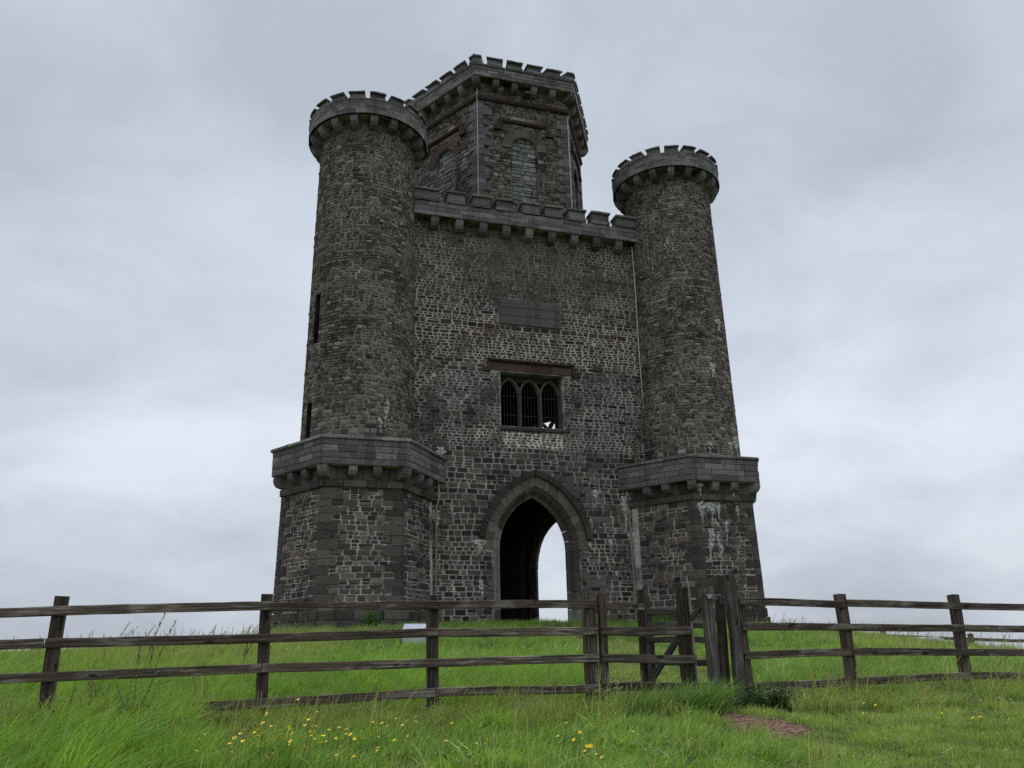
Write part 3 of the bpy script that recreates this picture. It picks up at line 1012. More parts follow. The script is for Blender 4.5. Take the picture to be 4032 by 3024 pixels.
def build_turret(k):
    rng = random.Random(23)
    # core with the slit windows left open
    mb = MB()
    Fc = cylF(*TC, lambda z: rsh(z) - 0.012)
    zs = sorted(set([ZT0, ZT1] + [z for s in SLITS for z in s[:2]] + [8.8, 12.6, 15.8, 17.2]))
    angs = sorted(set(list(range(-180, 181, 6)) + [a for s in SLITS for a in s[2:]]))
    for a0, a1 in zip(angs[:-1], angs[1:]):
        for z0, z1 in zip(zs[:-1], zs[1:]):
            if any(s[0] <= z0 and z1 <= s[1] and s[2] <= a0 and a1 <= s[3] for s in SLITS): continue
            mb.add([Fc(rad(a0), z0, 0), Fc(rad(a1), z0, 0), Fc(rad(a1), z1, 0), Fc(rad(a0), z1, 0)], [(0, 1, 2, 3)])
    for z0, z1, a0, a1 in SLITS:              # reveals and back of each slit, near-black with the shade painted in
        q = [(rad(a0), z0), (rad(a1), z0), (rad(a1), z1), (rad(a0), z1)]
        v = [Fc(*p, 0.03) for p in q] + [Fc(*p, -0.38) for p in q]
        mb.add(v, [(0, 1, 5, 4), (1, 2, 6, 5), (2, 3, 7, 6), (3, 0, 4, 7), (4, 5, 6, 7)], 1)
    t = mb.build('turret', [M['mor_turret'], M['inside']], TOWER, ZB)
    t.rotation_euler = (0, 0, rad(k))
    P = Pieces(t, k)
    F = cylF(*TC, rsh)
    Fm = lambda u, z, d: F(u / 1.8, z, d)

    def cuts(z):
        return [(rad(a0) * 1.8, rad(a1) * 1.8) for z0, z1, a0, a1 in SLITS if z0 - 0.02 < z < z1 + 0.02]
    hp = math.pi * 1.8
    wob = lambda u, z: 0.02 * math.sin(u / 1.8 * 3 + 1.9 * z) + 0.010 * math.sin(u / 1.8 * 7 + z)
    rects = courses(6.45, 9.0, (0.10, 0.19), (0.15, 0.36), lambda z: (-hp, hp), cuts, rng) + \
        courses(9.0, 18.4, (0.075, 0.145), (0.12, 0.33), lambda z: (-hp, hp), cuts, rng, 0.08)
    put_stones(t, Fm, rects, M['rub_turret'], rng, 'turret', 0, 0.011, 0.013, wob)
    # cap: corbels, parapet ring, roll, merlons
    core = MB()
    RC = 2.20
    FC = cylF(*TC, RC)
    prof = [(RC - 1.0, 18.365), (RC - 0.02, 18.365), (RC - 0.02, 18.93), (RC - 0.5, 18.93), (RC - 0.5, 18.75), (RC - 1.0, 18.75)]
    n = len(prof)
    V = []
    for i in range(54):
        a = 2 * math.pi * i / 54
        V += [(TC[0] + math.sin(a) * r, TC[1] - math.cos(a) * r, z) for r, z in prof]
    core.add(V, [(i * n + q, ((i + 1) % 54) * n + q, ((i + 1) % 54) * n + q + 1, i * n + q + 1) for i in range(54) for q in range(n - 1)])
    V = [(TC[0] + math.sin(2 * math.pi * i / 54) * (RC - 0.99), TC[1] - math.cos(2 * math.pi * i / 54) * (RC - 0.99), 18.76) for i in range(54)]
    core.add(V, [tuple(range(54))])
    core.build('cap_core', M['mor_turret'], t, ZB)
    a0 = rad(-2.0)
    for i in range(18):
        a = a0 + 2 * math.pi * i / 18
        pn = (math.sin(a), -math.cos(a)); pp = (TC[0] + pn[0] * 2.1, TC[1] + pn[1] * 2.1)
        Fs = flatF(TC[0], TC[1], math.degrees(a), lambda z: rsh(z))
        P.put('corbel', M['ashlar'], corbel(Fs, 0, 0.125, 18.37, 0.40, 0.40, rng, -0.1), pp, pn)
        am = a + rad(2.5)
        P.put('merlon', M['ashlar'], merlon(FC, am - rad(7.0), am + rad(7.0), 18.98, 19.28, rng, 0.012, -0.45, -0.07, 3), pp, pn)
        b = a + rad(rng.uniform(-3, 3))
        P.put('rim_stone', M['ashlar'], profm(FC, a + .002, a + 2 * math.pi / 18 - .002, [(-0.45, 18.93), (0.0, 18.90), (0.03, 18.93), (0.03, 18.965), (0.0, 18.985), (-0.45, 18.985)], 3, rng, 0.004), pp, pn)
    for ci, (z0, z1, nb) in enumerate(((18.36, 18.56, 12), (18.56, 18.68, 18), (18.68, 18.80, 16), (18.80, 18.92, 18))):
        o = rng.random()
        for i in range(nb):
            u0, u1 = 2 * math.pi * (i + o) / nb, 2 * math.pi * (i + 1 + o) / nb
            a = (u0 + u1) / 2
            pn = (math.sin(a), -math.cos(a)); pp = (TC[0] + pn[0] * 2.1, TC[1] + pn[1] * 2.1)
            V, fs = [], []
            for s_ in range(3):               # three short facets keep the ring round
                v, f = ashlar(FC, u0 + (u1 - u0) * s_ / 3, u0 + (u1 - u0) * (s_ + 1) / 3, z0, z1, rng, -0.08, 0.012 if ci else 0.03, 0.0, 2.2) if 0 else boxm(FC, u0 + .003 + (u1 - u0 - .006) * s_ / 3, u0 + .003 + (u1 - u0 - .006) * (s_ + 1) / 3, z0 + .005, z1 - .005, -0.08, (0.006 if ci else 0.016) + rng.uniform(0, .008), 1)
                bb = len(V); V += v; fs += [tuple(i_ + bb for i_ in q) for q in f]
            P.put('parapet_block', M['ashlar'], (V, fs), pp, pn)
    P.done()

    # hexagonal base
    R0, R1, RP = 2.375, 2.315, 2.694
    C30 = math.cos(rad(30))
    rb = lambda z: R0 + (R1 - R0) * (z - 1.07) / (4.99 - 1.07)
    mb = MB()
    hexpts = lambda R_, z: [(TC[0] + math.sin(rad(60 * i + 30)) * R_ * FAC.get(60 * i + 30, 1), TC[1] - math.cos(rad(60 * i + 30)) * R_ * FAC.get(60 * i + 30, 1), z) for i in range(6)]
    V = hexpts(rb(0.2) - .015, 0.2) + hexpts(rb(5.62) - .015, 5.62)
    mb.add(V, [(i, (i + 1) % 6, 6 + (i + 1) % 6, 6 + i) for i in range(6)])
    V = hexpts(RP - .02, 5.615) + hexpts(RP - .02, 6.41)
    mb.add(V, [(i, (i + 1) % 6, 6 + (i + 1) % 6, 6 + i) for i in range(6)] + [(5, 4, 3, 2, 1, 0), tuple(range(6, 12))])
    base = mb.build('turret_base', M['mor_base'], TOWER, ZB)
    base.rotation_euler = (0, 0, rad(k))
    P = Pieces(base, k)
    rng = random.Random(31 + k)
    QZ = {j: [] for j in range(6)}
    for j in range(6):
        kk = 60 * j
        Fb = baseF(*TC, kk, lambda z: rb(z) * C30, True)
        n_ = nk(kk)
        pp = (TC[0] + n_[0] * 2, TC[1] + n_[1] * 2)
        vis = faces_cam(pp, n_, k)
        # quoins at the corner between this side and the next
        an = rad(kk + 30)
        cn = (math.sin(an), -math.cos(an)); cp = (TC[0] + cn[0] * 2.3, TC[1] + cn[1] * 2.3)
        z = 1.36
        q = j % 2
        qz = QZ[j]
        while z < 4.95 and j not in (1, 2):
            h = min(rng.uniform(0.20, 0.32), 4.96 - z)
            if 4.96 - z - h < 0.16: h = 4.96 - z
            la, lb = ((0.50, 0.24) if q else (0.24, 0.50))
            la *= rng.uniform(0.85, 1.2); lb *= rng.uniform(0.85, 1.2)
            t0, t1, n0_, n1_ = tk(kk), tk(kk + 60), nk(kk), nk(kk + 60)
            pr = 0.030 + rng.uniform(0, .008)
            V = []
            for zz in (z + .008, z + h - .008):
                R_ = rb(zz) + pr / C30
                c_ = (TC[0] + cn[0] * R_, TC[1] + cn[1] * R_)
                A_ = (c_[0] - t0[0] * la, c_[1] - t0[1] * la); B_ = (c_[0] + t1[0] * lb, c_[1] + t1[1] * lb)
                V += [(*A_, zz), (*c_, zz), (*B_, zz), (B_[0] - n1_[0] * .1, B_[1] - n1_[1] * .1, zz), (c_[0] - cn[0] * .115, c_[1] - cn[1] * .115, zz), (A_[0] - n0_[0] * .1, A_[1] - n0_[1] * .1, zz)]
            fs = [(i, (i + 1) % 6, 6 + (i + 1) % 6, 6 + i) for i in range(6)] + [(5, 4, 1, 0), (4, 3, 2, 1), (6, 7, 10, 11), (7, 8, 9, 10)]
            P.put('quoin', M['quoin'], (V, fs), cp, cn, vis or faces_cam(cp, nk(kk + 60), k))
            qz.append((z, z + h, la, lb))
            z += h; q = 1 - q

    for j in range(6):
        kk = 60 * j
        Fb = baseF(*TC, kk, lambda z: rb(z) * C30, True)
        n_ = nk(kk)
        pp = (TC[0] + n_[0] * 2, TC[1] + n_[1] * 2)
        vis = faces_cam(pp, n_, k)
        half = lambda z: rb(z) / 2 * (1.075 if kk in (60, 180) else 1.0)
        
        def cuts(z):
            la = next((q[2] for q in QZ[j] if q[0] <= z <= q[1]), 0.3); lb = next((q[3] for q in QZ[(j - 1) % 6] if q[0] <= z <= q[1]), 0.3)
            return [(-9, -half(z) + lb - 0.02), (half(z) - la + 0.02, 9)]
        rects = courses(1.36, 4.97, (0.10, 0.22), (0.17, 0.40), lambda z: (-half(z), half(z)), cuts, rng)
        put_stones(base, Fb, rects, M['rub_base'], rng, None if vis else ('base', j), (34 if k == 0 else 26) if vis else 0, 0.010, 0.014,
                   lambda u, z: 0.012 * math.sin(2.3 * u + 2.7 * z))
        Fh = baseF(*TC, kk, lambda z: rb(z) * C30)
        du = 1.17
        # plinth
        for z0, z1, pr, nb in ((0.45, 1.06, 0.13, 4), (1.06, 1.35, 0.07, 5)):
            cu = [-1] + sorted(-1 + 2 * (i + rng.uniform(-.2, .2)) / nb for i in range(1, nb)) + [1]
            for a, b in zip(cu[:-1], cu[1:]):
                P.put('plinth_stone', M['quoin'], ashlar(Fh, a, b, z0, z1, rng, -0.05, pr, 0.02, du), pp, n_)
        # string course and frieze under the corbels
        for z0, z1, pr, nb in ((4.97, 5.20, 0.085, 4), (5.20, 5.61, 0.045, 6)):
            cu = [-1] + sorted(-1 + 2 * (i + rng.uniform(-.2, .2)) / nb for i in range(1, nb)) + [1]
            for a, b in zip(cu[:-1], cu[1:]):
                P.put('frieze_block', M['quoin'], ashlar(Fh, a, b, z0, z1, rng, -0.05, pr, 0.014, du), pp, n_)
        Fp = baseF(*TC, kk, RP * C30)
        for ci, (z0, z1) in enumerate(((5.61, 5.81), (5.81, 6.01), (6.01, 6.22), (6.22, 6.40))):
            nb = rng.choice((4, 5)) if ci else 3
            cu = [-1] + sorted(-1 + 2 * (i + (0.3 if ci % 2 else -.1) + rng.uniform(-.15, .15)) / nb for i in range(1, nb)) + [1]
            for a, b in zip(cu[:-1], cu[1:]):
                P.put('parapet_block', M['ashlar'], ashlar(Fp, a, b, z0, z1, rng, -0.08, 0.012, 0.012, 1.35), pp, n_)
        for a, b in ((-1, -0.28), (-0.28, 0.33), (0.33, 1)):
            P.put('coping_stone', M['palecope'] if (k == 0 and rng.random() < 0.55) else M['ashlar'], profm(Fp, a + .004, b - .004, [(-0.5, 6.40), (0.02, 6.40), (0.075, 6.425), (0.075, 6.50), (0.03, 6.525), (-0.5, 6.56)], 2, rng, 0.006), pp, n_)
        for f_ in (-1.0, -1 / 3, 1 / 3):
            if f_ == -1.0:
                kc = kk - 30; cn2 = nk(kc)
                Fc2 = flatF(*TC, kc, lambda z: rb(z))
                P.put('corbel', M['ashlar'], corbel(Fc2, 0, 0.15, 5.612, 0.33, 0.36, rng), (TC[0] + cn2[0] * 2.4, TC[1] + cn2[1] * 2.4), cn2)
            else:
                P.put('corbel', M['ashlar'], corbel(Fb, f_ * 1.12, 0.13, 5.612, 0.30, 0.34, rng), pp, n_)
    P.done()


for k in (0, 120, 240):
    build_turret(k)

# ---- hexagonal lantern above the middle
LC = (0.0, -0.22)
RL, RLP = 3.86, 4.286
C30 = math.cos(rad(30))
mb = MB()
hx = lambda R_, z: [(LC[0] + math.sin(rad(60 * i + 30)) * R_, LC[1] - math.cos(rad(60 * i + 30)) * R_, z) for i in range(6)]
LO = 0.13                                    # depth of the blind windows


def lantern_core(mb):
    """hexagonal walls with a round-headed recess in every side"""
    a, zs, zb = 0.55, 19.45, 16.2
    for j in range(6):
        F = flatF(*LC, 60 * j, RL * C30 - 0.015)
        h = (RL - 0.015) / 2
        arc = [(a * math.cos(math.pi * i / 12), zs + a * math.sin(math.pi * i / 12)) for i in range(13)]   # right to left
        q = lambda p, d=0.0: mb.add([F(x, z, d) for x, z in p], [tuple(range(len(p)))])
        q([(-h, 15.4), (-a, 15.4), (-a, 22.5), (-h, 22.5)][::1]); q([(a, 15.4), (h, 15.4), (h, 22.5), (a, 22.5)])
        q([(-a, 15.4), (a, 15.4), (a, zb), (-a, zb)])
        for (x0, z0), (x1, z1) in zip(arc[:-1], arc[1:]):
            q([(x1, z1), (x0, z0), (x0, 22.5), (x1, 22.5)])
        loop = [(-a, zb), (a, zb)] + arc
        for i in range(len(loop)):
            (x0, z0), (x1, z1) = loop[i], loop[(i + 1) % len(loop)]
            mb.add([F(x0, z0, 0), F(x1, z1, 0), F(x1, z1, -LO), F(x0, z0, -LO)], [(0, 1, 2, 3)])
        q(loop, -LO)
    V = hx(RLP - .02, 22.36) + hx(RLP - .02, 22.86)
    mb.add(V, [(i, (i + 1) % 6, 6 + (i + 1) % 6, 6 + i) for i in range(6)] + [(5, 4, 3, 2, 1, 0), tuple(range(6, 12))])


lantern_core(mb)
LANT = mb.build('lantern_tower', M['mor_lantern'], TOWER, ZB)
P = Pieces(LANT, 0)
rng = random.Random(77)
for j in range(6):
    kk = 60 * j
    F = flatF(*LC, kk, RL * C30)
    Fh = hexF(*LC, kk, RL * C30)
    Fp = hexF(*LC, kk, RLP * C30)
    n_ = nk(kk)
    pp = (LC[0] + n_[0] * 3.4, LC[1] + n_[1] * 3.4)
    vis = faces_cam(pp, n_, 0)
    redarch = j in (5, 1)

    def cuts(z):
        c = [(-9, -1.93 + 0.42), (1.93 - 0.42, 9)]
        if z < 19.45: c.append((-0.56, 0.56))
        elif z < 20.42: 
            w = math.sqrt(max(0.97 ** 2 - (z - 19.45) ** 2, 0)); c.append((-w, w))
        if 20.5 < z < 20.78: c.append((-1.0, 1.0))
        if 21.45 < z < 21.75: c.append((-9, 9))
        return c
    rects = courses(15.9, 21.5, (0.09, 0.20), (0.15, 0.42), lambda z: (-1.93, 1.93), cuts, rng) + courses(21.74, 22.36, (0.15, 0.22), (0.22, 0.45), lambda z: (-1.93, 1.93), lambda z: [], rng)
    put_stones(LANT, F, rects, M['rub_lantern'], rng, None if vis else ('lan', j % 2), 20 if vis and j in (0, 5) else 0, 0.012, 0.016, lambda u, z: 0.014 * math.sin(1.8 * u + 2.3 * z))
    # blocked-up window: squared grey infill in the recess
    Fi = flatF(*LC, kk, RL * C30 - LO)
    for u0, u1, z0, z1 in courses(16.3, 20.0, (0.14, 0.26), (0.22, 0.5), lambda z: (-0.55, 0.55), lambda z: [(-9, -(w_ := math.sqrt(max(0.55 ** 2 - max(z - 19.45, 0) ** 2, 0.0)))), (w_, 9)], rng):
        P.put('infill_stone', M['infill'], stone(Fi, u0, u1, z0, z1, rng, 0.025, 0.022), pp, n_)
    # arch ring
    nb = 15
    for i in range(nb):
        V, fs = [], []
        for q in range(3):
            a = math.pi * (i + .03 + .94 * q / 2) / nb
            for r, d in ((0.56, -0.10), (0.56, 0.035), (0.94, 0.035 + rng.uniform(0, .01)), (0.94, -0.10)):
                V.append(F(r * math.cos(a), 19.45 + r * math.sin(a), d))
        for q in range(2):
            for e in range(4): fs.append((4 * q + e, 4 * q + (e + 1) % 4, 4 * q + 4 + (e + 1) % 4, 4 * q + 4 + e))
        fs += [(0, 3, 2, 1), (8, 9, 10, 11)]
        P.put('voussoir', M['redstone'] if redarch else M['vous'], (V, fs), pp, n_)
    # label mould with drops
    P.put('label_mould', M['darkred'], profm(F, -0.98, 0.98, [(-.05, 20.56), (0.06, 20.57), (0.12, 20.62), (0.12, 20.70), (0.04, 20.74), (-.05, 20.74)], 4, rng, 0.006), pp, n_)
    for sg in (-1, 1):
        P.put('label_stop', M['darkred'], boxm(F, sg * 0.94, sg * 1.10, 20.20, 20.72, -0.05, 0.10, 1, rng, 0.012), pp, n_)
        P.put('label_stop', M['darkred'], boxm(F, sg * 1.0, sg * 1.28, 20.18, 20.36, -0.05, 0.13, 1, rng, 0.012), pp, n_)
    # string course roll
    for a, b in ((-1, -0.35), (-0.35, 0.3), (0.3, 1)):
        prof = [(-0.05, 21.46)] + [(0.02 + 0.11 * math.sin(math.pi * i / 5), 21.595 - 0.125 * math.cos(math.pi * i / 5)) for i in range(6)] + [(-0.05, 21.73)]
        P.put('string_course', M['darkred'], profm(Fh, a + .003, b - .003, prof, 2, rng, 0.005), pp, n_)
    # quoins
    an = rad(kk + 30)
    cn = (math.sin(an), -math.cos(an)); cp = (LC[0] + cn[0] * 3.8, LC[1] + cn[1] * 3.8)
    z, q = 16.0, j % 2
    while z < 21.4:
        h = min(rng.uniform(0.18, 0.30), 21.45 - z)
        la, lb = ((0.52, 0.28) if q else (0.28, 0.52))
        la *= rng.uniform(0.8, 1.2); lb *= rng.uniform(0.8, 1.2)
        t0, t1, n0_, n1_ = tk(kk), tk(kk + 60), nk(kk), nk(kk + 60)
        V = []
        for zz in (z + .008, z + h - .008):
            R_ = RL + 0.036 / C30
            c_ = (LC[0] + cn[0] * R_, LC[1] + cn[1] * R_)
            A_ = (c_[0] - t0[0] * la, c_[1] - t0[1] * la); B_ = (c_[0] + t1[0] * lb, c_[1] + t1[1] * lb)
            V += [(*A_, zz), (*c_, zz), (*B_, zz), (B_[0] - n1_[0] * .1, B_[1] - n1_[1] * .1, zz), (c_[0] - cn[0] * .115, c_[1] - cn[1] * .115, zz), (A_[0] - n0_[0] * .1, A_[1] - n0_[1] * .1, zz)]
        fs = [(i, (i + 1) % 6, 6 + (i + 1) % 6, 6 + i) for i in range(6)] + [(5, 4, 1, 0), (4, 3, 2, 1), (6, 7, 10, 11), (7, 8, 9, 10)]
        P.put('quoin', M['bluequoin'], (V, fs), cp, cn)
        z += h; q = 1 - q
    # parapet
    for f_ in (-1.0, -0.62, -0.21, 0.21, 0.62):
        if f_ == -1.0:
            cn2 = nk(kk - 30)
            P.put('corbel', M['ashlar'], corbel(flatF(*LC, kk - 30, RL), 0, 0.15, 22.362, 0.40, 0.36, rng), (LC[0] + cn2[0] * 3.9, LC[1] + cn2[1] * 3.9), cn2)
        else:
            P.put('corbel', M['ashlar'], corbel(F, f_ * 1.98, 0.125, 22.362, 0.33, 0.36, rng), pp, n_)
    for ci, (z0, z1) in enumerate(((22.36, 22.54), (22.54, 22.70), (22.70, 22.86))):
        nb = (6, 8, 7)[ci]
        cu = [-1] + sorted(-1 + 2 * (i + rng.uniform(-.2, .2)) / nb for i in range(1, nb)) + [1]
        for a, b in zip(cu[:-1], cu[1:]):
            P.put('parapet_block', M['ashlar'], ashlar(Fp, a, b, z0, z1, rng, -0.08, 0.012 if ci else 0.03, 0.012, 2.14), pp, n_)
    for a, b in ((-1, -0.4), (-0.4, 0.25), (0.25, 1)):
        P.put('rim_stone', M['ashlar'], profm(Fp, a + .003, b - .003, [(-.5, 22.86), (0.02, 22.86), (0.06, 22.89), (0.06, 22.945), (0.02, 22.97), (-.5, 22.97)], 2, rng, 0.005), pp, n_)
    for f_ in (-0.60, -0.20, 0.20, 0.60):
        P.put('merlon', M['ashlar'], merlon(Fp, f_ - 0.142, f_ + 0.142, 22.965, 23.32, rng, 0.02, -0.42, -0.01), pp, n_)
    # merlon wrapped round the corner
    V, fs = [], []
    F2 = hexF(*LC, kk + 60, RLP * C30)
    for FF, a, b in ((Fp, 0.86, 1.0), (F2, -1.0, -0.86)):
        v, f = merlon(FF, a, b, 22.965, 23.32, random.Random(5 + j), 0.0, -0.42, -0.01)
        bb = len(V); V += v; fs += [tuple(i + bb for i in q_) for q_ in f]
    P.put('merlon', M['ashlar'], (V, fs), cp, cn)
# short water spout on the front
F0 = flatF(*LC, 0, RL * C30)
v, f = boxm(F0, 0.0, 0.24, 21.93, 22.02, -0.1, 0.38, 1, rng, 0.01)
P.put('water_spout', M['iron'], (v, f))
P.done()

# ---- cables and pipes fixed to the masonry
def conduit(name, pts, r, mat):
    v, f = tube(pts, r, 7)
    mb = MB(); mb.add(v, f)
    return mb.build(name, mat, TOWER, ZB)


WZ = lambda s, z, d: WF(s, z, d)
for sg in (-1, 1):
    conduit('lightning_cable', [WZ(sg * (4.43 + (0.05 * (z - 7) / 9 if sg < 0 else 0.02 * math.sin(z))), z, 0.09) for z in np.linspace(6.6, 15.6, 14)], 0.028, M['cable'])
    conduit('lightning_cable', [WZ(sg * 3.50, 5.60, 0.10), WZ(sg * 3.44, 5.2, 0.08), WZ(sg * 3.50, 4.95, 0.075), WZ(sg * 3.555, 4.8, 0.07)], 0.018, M['cable'])
    conduit('cable_pipe', [WZ(sg * 3.555, 4.85, 0.07), WZ(sg * 3.55, 3.0, 0.07), WZ(sg * 3.55, 0.9, 0.07)], 0.043, M['pipe'])
Q0 = hexF(*LC, 0, RL * C30)
conduit('lightning_cable', [Q0(-1, 22.3, 0.05), Q0(-1, 21.75, 0.06), Q0(-1.0, 21.6, 0.17), Q0(-1.0, 21.42, 0.07), Q0(-1, 19, 0.055), Q0(-1, 16.2, 0.055)], 0.015, M['cable'])
conduit('lightning_cable', [Q0(1.0, 21.42, 0.07), Q0(0.985, 21.1, 0.06), Q0(0.99, 16.2, 0.055)], 0.02, M['cable'])
for z in np.linspace(7.4, 15.2, 8):
    for sg in (-1, 1):
        v, f = boxm(WF, sg * 4.43 - 0.05, sg * 4.43 + 0.05, z, z + 0.03, 0.0, 0.075, 1)
        mb = MB(); mb.add(v, f); mb.build('cable_clip', M['cable'], TOWER, ZB)

# ---- lime that has run out of the joints
def crust(F, s, zt, zb, w, seed, parent, du=1.0):
    r = random.Random(seed)
    n = max(8, int((zt - zb) / 0.045)); m_ = 6
    V, fs = [], []
    cx = s
    for i in range(n + 1):
        t = i / n
        cx += r.uniform(-0.02, 0.02)
        hw = 1.9 * w * (0.35 + 0.65 * math.sin(math.pi * min(1, t * 1.4 + .15)) ** 0.7) * r.uniform(0.45, 1.15) * (1 - 0.55 * t)
        for q in range(m_ + 1):
            e = q / m_ * 2 - 1
            d = 0.028 + 0.034 * (1 - e * e) * r.uniform(0.4, 1.2) if abs(e) < 0.99 else 0.0
            V.append(F((cx + e * hw + r.uniform(-.012, .012)) / du, zt + (zb - zt) * t + r.uniform(-.012, .012), d))
    for i in range(n):
        for q in range(m_):
            if r.random() < 0.05: continue
            a = i * (m_ + 1) + q
            fs.append((a, a + 1, a + m_ + 2, a + m_ + 1))
    mb = MB(); mb.add(V, fs)
    return mb.build('lime_streak', M['crust'], parent, ZB)


for i, (s, zt, zb, w) in enumerate(((2.30, 5.60, 4.95, 0.11), (3.39, 5.40, 4.20, 0.13), (3.61, 4.12, 3.48, 0.10), (2.77, 3.84, 3.36, 0.07), (1.95, 3.74, 3.46, 0.06),
                                   (-2.04, 3.74, 3.22, 0.19), (-2.93, 4.62, 4.33, 0.06), (-2.01, 2.42, 1.60, 0.09), (2.98, 2.72, 2.42, 0.06), (-1.18, 6.92, 6.66, 0.07),
                                   (3.62, 5.55, 5.12, 0.12), (-3.42, 6.9, 6.4, 0.13), (2.12, 3.55, 3.3, 0.05), (2.55, 4.4, 4.2, 0.03), (-3.55, 4.7, 3.9, 0.10), (2.35, 1.9, 1.75, 0.04))):
    crust(WF, s, zt, zb, w, 100 + i, WALL)
BB = rotz(TC, 120)
FB = flatF(BB[0], BB[1], 0, 2.0)
for i, (u, zt, zb, w) in enumerate(((-0.83, 4.95, 4.05, 0.12), (-0.50, 4.9, 4.1, 0.13), (-0.60, 4.0, 2.7, 0.14), (-0.22, 4.9, 4.25, 0.09), (-0.33, 3.9, 2.2, 0.07), (0.55, 4.8, 4.2, 0.06), (-0.9, 5.6, 5.05, 0.12), (0.05, 4.3, 3.4, 0.06), (0.45, 5.55, 5.1, 0.11), (0.5, 2.1, 1.6, 0.07))):
    crust(lambda a, z, d: FB(a, z, d + (0.055 if z > 4.95 else 0.015)), u, zt, zb, w, 200 + i, TOWER)
# pale lichen and lime on the round shafts
FSH = cylF(BB[0], BB[1], rsh)
for i, (a, zt, zb, w) in enumerate(((8, 10.2, 9.6, 0.16), (27, 12.1, 11.6, 0.14), (33, 7.4, 6.7, 0.12), (24, 7.2, 6.7, 0.07), (-6, 7.1, 6.7, 0.07), (43, 7.5, 6.7, 0.13))):
    crust(FSH, rad(a) * 1.85, zt, zb, w, 300 + i, TOWER, 1.85)
FSA = cylF(TC[0], TC[1], rsh)
for i, (a, zt, zb, w) in enumerate(((22, 7.9, 6.9, 0.07), (14, 7.3, 6.8, 0.06))):
    crust(FSA, rad(a) * 1.85, zt, zb, w, 320 + i, TOWER, 1.85)

# ------------------------------------------------------------------ timber: fences and kissing gate
def timber(name, p0, p1, w, h, mat, parent, seed, up=(0, 0, 1), jit=0.004, sag=0.0, taper=0.0):
    """sawn timber from p0 to p1 (centre line); w across, h along 'up'; its own mesh with length on local X"""
    r = random.Random(seed)
    p0, p1 = Vector(p0), Vector(p1)
    d = p1 - p0
    ln = d.length
    x = d.normalized()
    u = Vector(up); z = (u - x * u.dot(x)).normalized(); y = z.cross(x)
    n = max(2, int(ln / 0.22))
    c = 0.006
    prof = [(-w / 2 + c, -h / 2), (w / 2 - c, -h / 2), (w / 2, -h / 2 + c), (w / 2, h / 2 - c), (w / 2 - c, h / 2), (-w / 2 + c, h / 2), (-w / 2, h / 2 - c), (-w / 2, -h / 2 + c)]
    V, fs = [], []
    ph = r.uniform(0, 6)
    for i in range(n + 1):
        t = i / n
        wy, wz = jit * math.sin(ph + 5 * t) * 2, jit * math.sin(ph * 2 + 4 * t) * 2 - sag * 4 * t * (1 - t)
        k = 1 - taper * t
        for a, b in prof:
            V.append((ln * t + (r.uniform(-.006, .006) if i in (0, n) else 0), a * k + wy + r.uniform(-jit, jit) * .4, b * k + wz + r.uniform(-jit, jit) * .5))
    for i in range(n):
        for q in range(8):
            fs.append((i * 8 + q, i * 8 + (q + 1) % 8, i * 8 + 8 + (q + 1) % 8, i * 8 + 8 + q))
    fs += [tuple(range(8))[::-1], tuple(range(n * 8, n * 8 + 8))]
    mb = MB(); mb.add(V, fs)
    o = mb.build(name, mat, parent)
    mw = Matrix(((x.x, y.x, z.x, p0.x), (x.y, y.y, z.y, p0.y), (x.z, y.z, z.z, p0.z), (0, 0, 0, 1)))
    loc = parent.matrix_basis.inverted() @ mw if parent else mw
    o.matrix_basis = loc
    return o


UPH = (FN[0], FN[1], 0)


def post(parent, s, o, zt, w, dpt, seed, mat='wood_p', zb=None, lean=0.0):
    b = fp(s, o); z0 = (gz(b.x, b.y) - 0.25) if zb is None else zb
    t = fp(s + lean, o)
    return timber('post', (b.x, b.y, z0), (t.x, t.y, zt), w, dpt, M[mat], parent, seed, UPH)


RAILZ = {-9.2: (0.43, 0.13, -0.17, -0.47), -7.4: (0.47, 0.17, -0.13, -0.44), -5.55: (0.50, 0.205, -0.10, -0.41), -3.72: (0.541, 0.245, -0.066, -0.385), -1.80: (0.581, 0.278, -0.016, -0.331), -0.06: (0.579, 0.297, 0.001, -0.317), 1.80: (0.580, 0.284, -0.016, -0.323),
         3.75: (0.599, 0.306, -0.015, -0.369), 5.22: (0.575, 0.283, -0.014, -0.372), 7.01: (0.558, 0.264, -0.034, -0.344), 8.85: (0.51, 0.22, -0.08, -0.37), 10.6: (0.45, 0.16, -0.14, -0.42), 12.4: (0.38, 0.09, -0.21, -0.50)}
RK = sorted(RAILZ)


def rz(s, i):
    return float(np.interp(s, RK, [RAILZ[k][i] for k in RK]))


def rail(parent, s0, s1, i, seed, mat='wood_l', o=-0.018, name='rail', h=0.089):
    a, b = fp(s0, o), fp(s1, o)
    return timber(name, (a.x, a.y, rz(s0, i) - h / 2), (b.x, b.y, rz(s1, i) - h / 2), 0.036, h, M[mat], parent, seed, (0, 0, 1), 0.004)


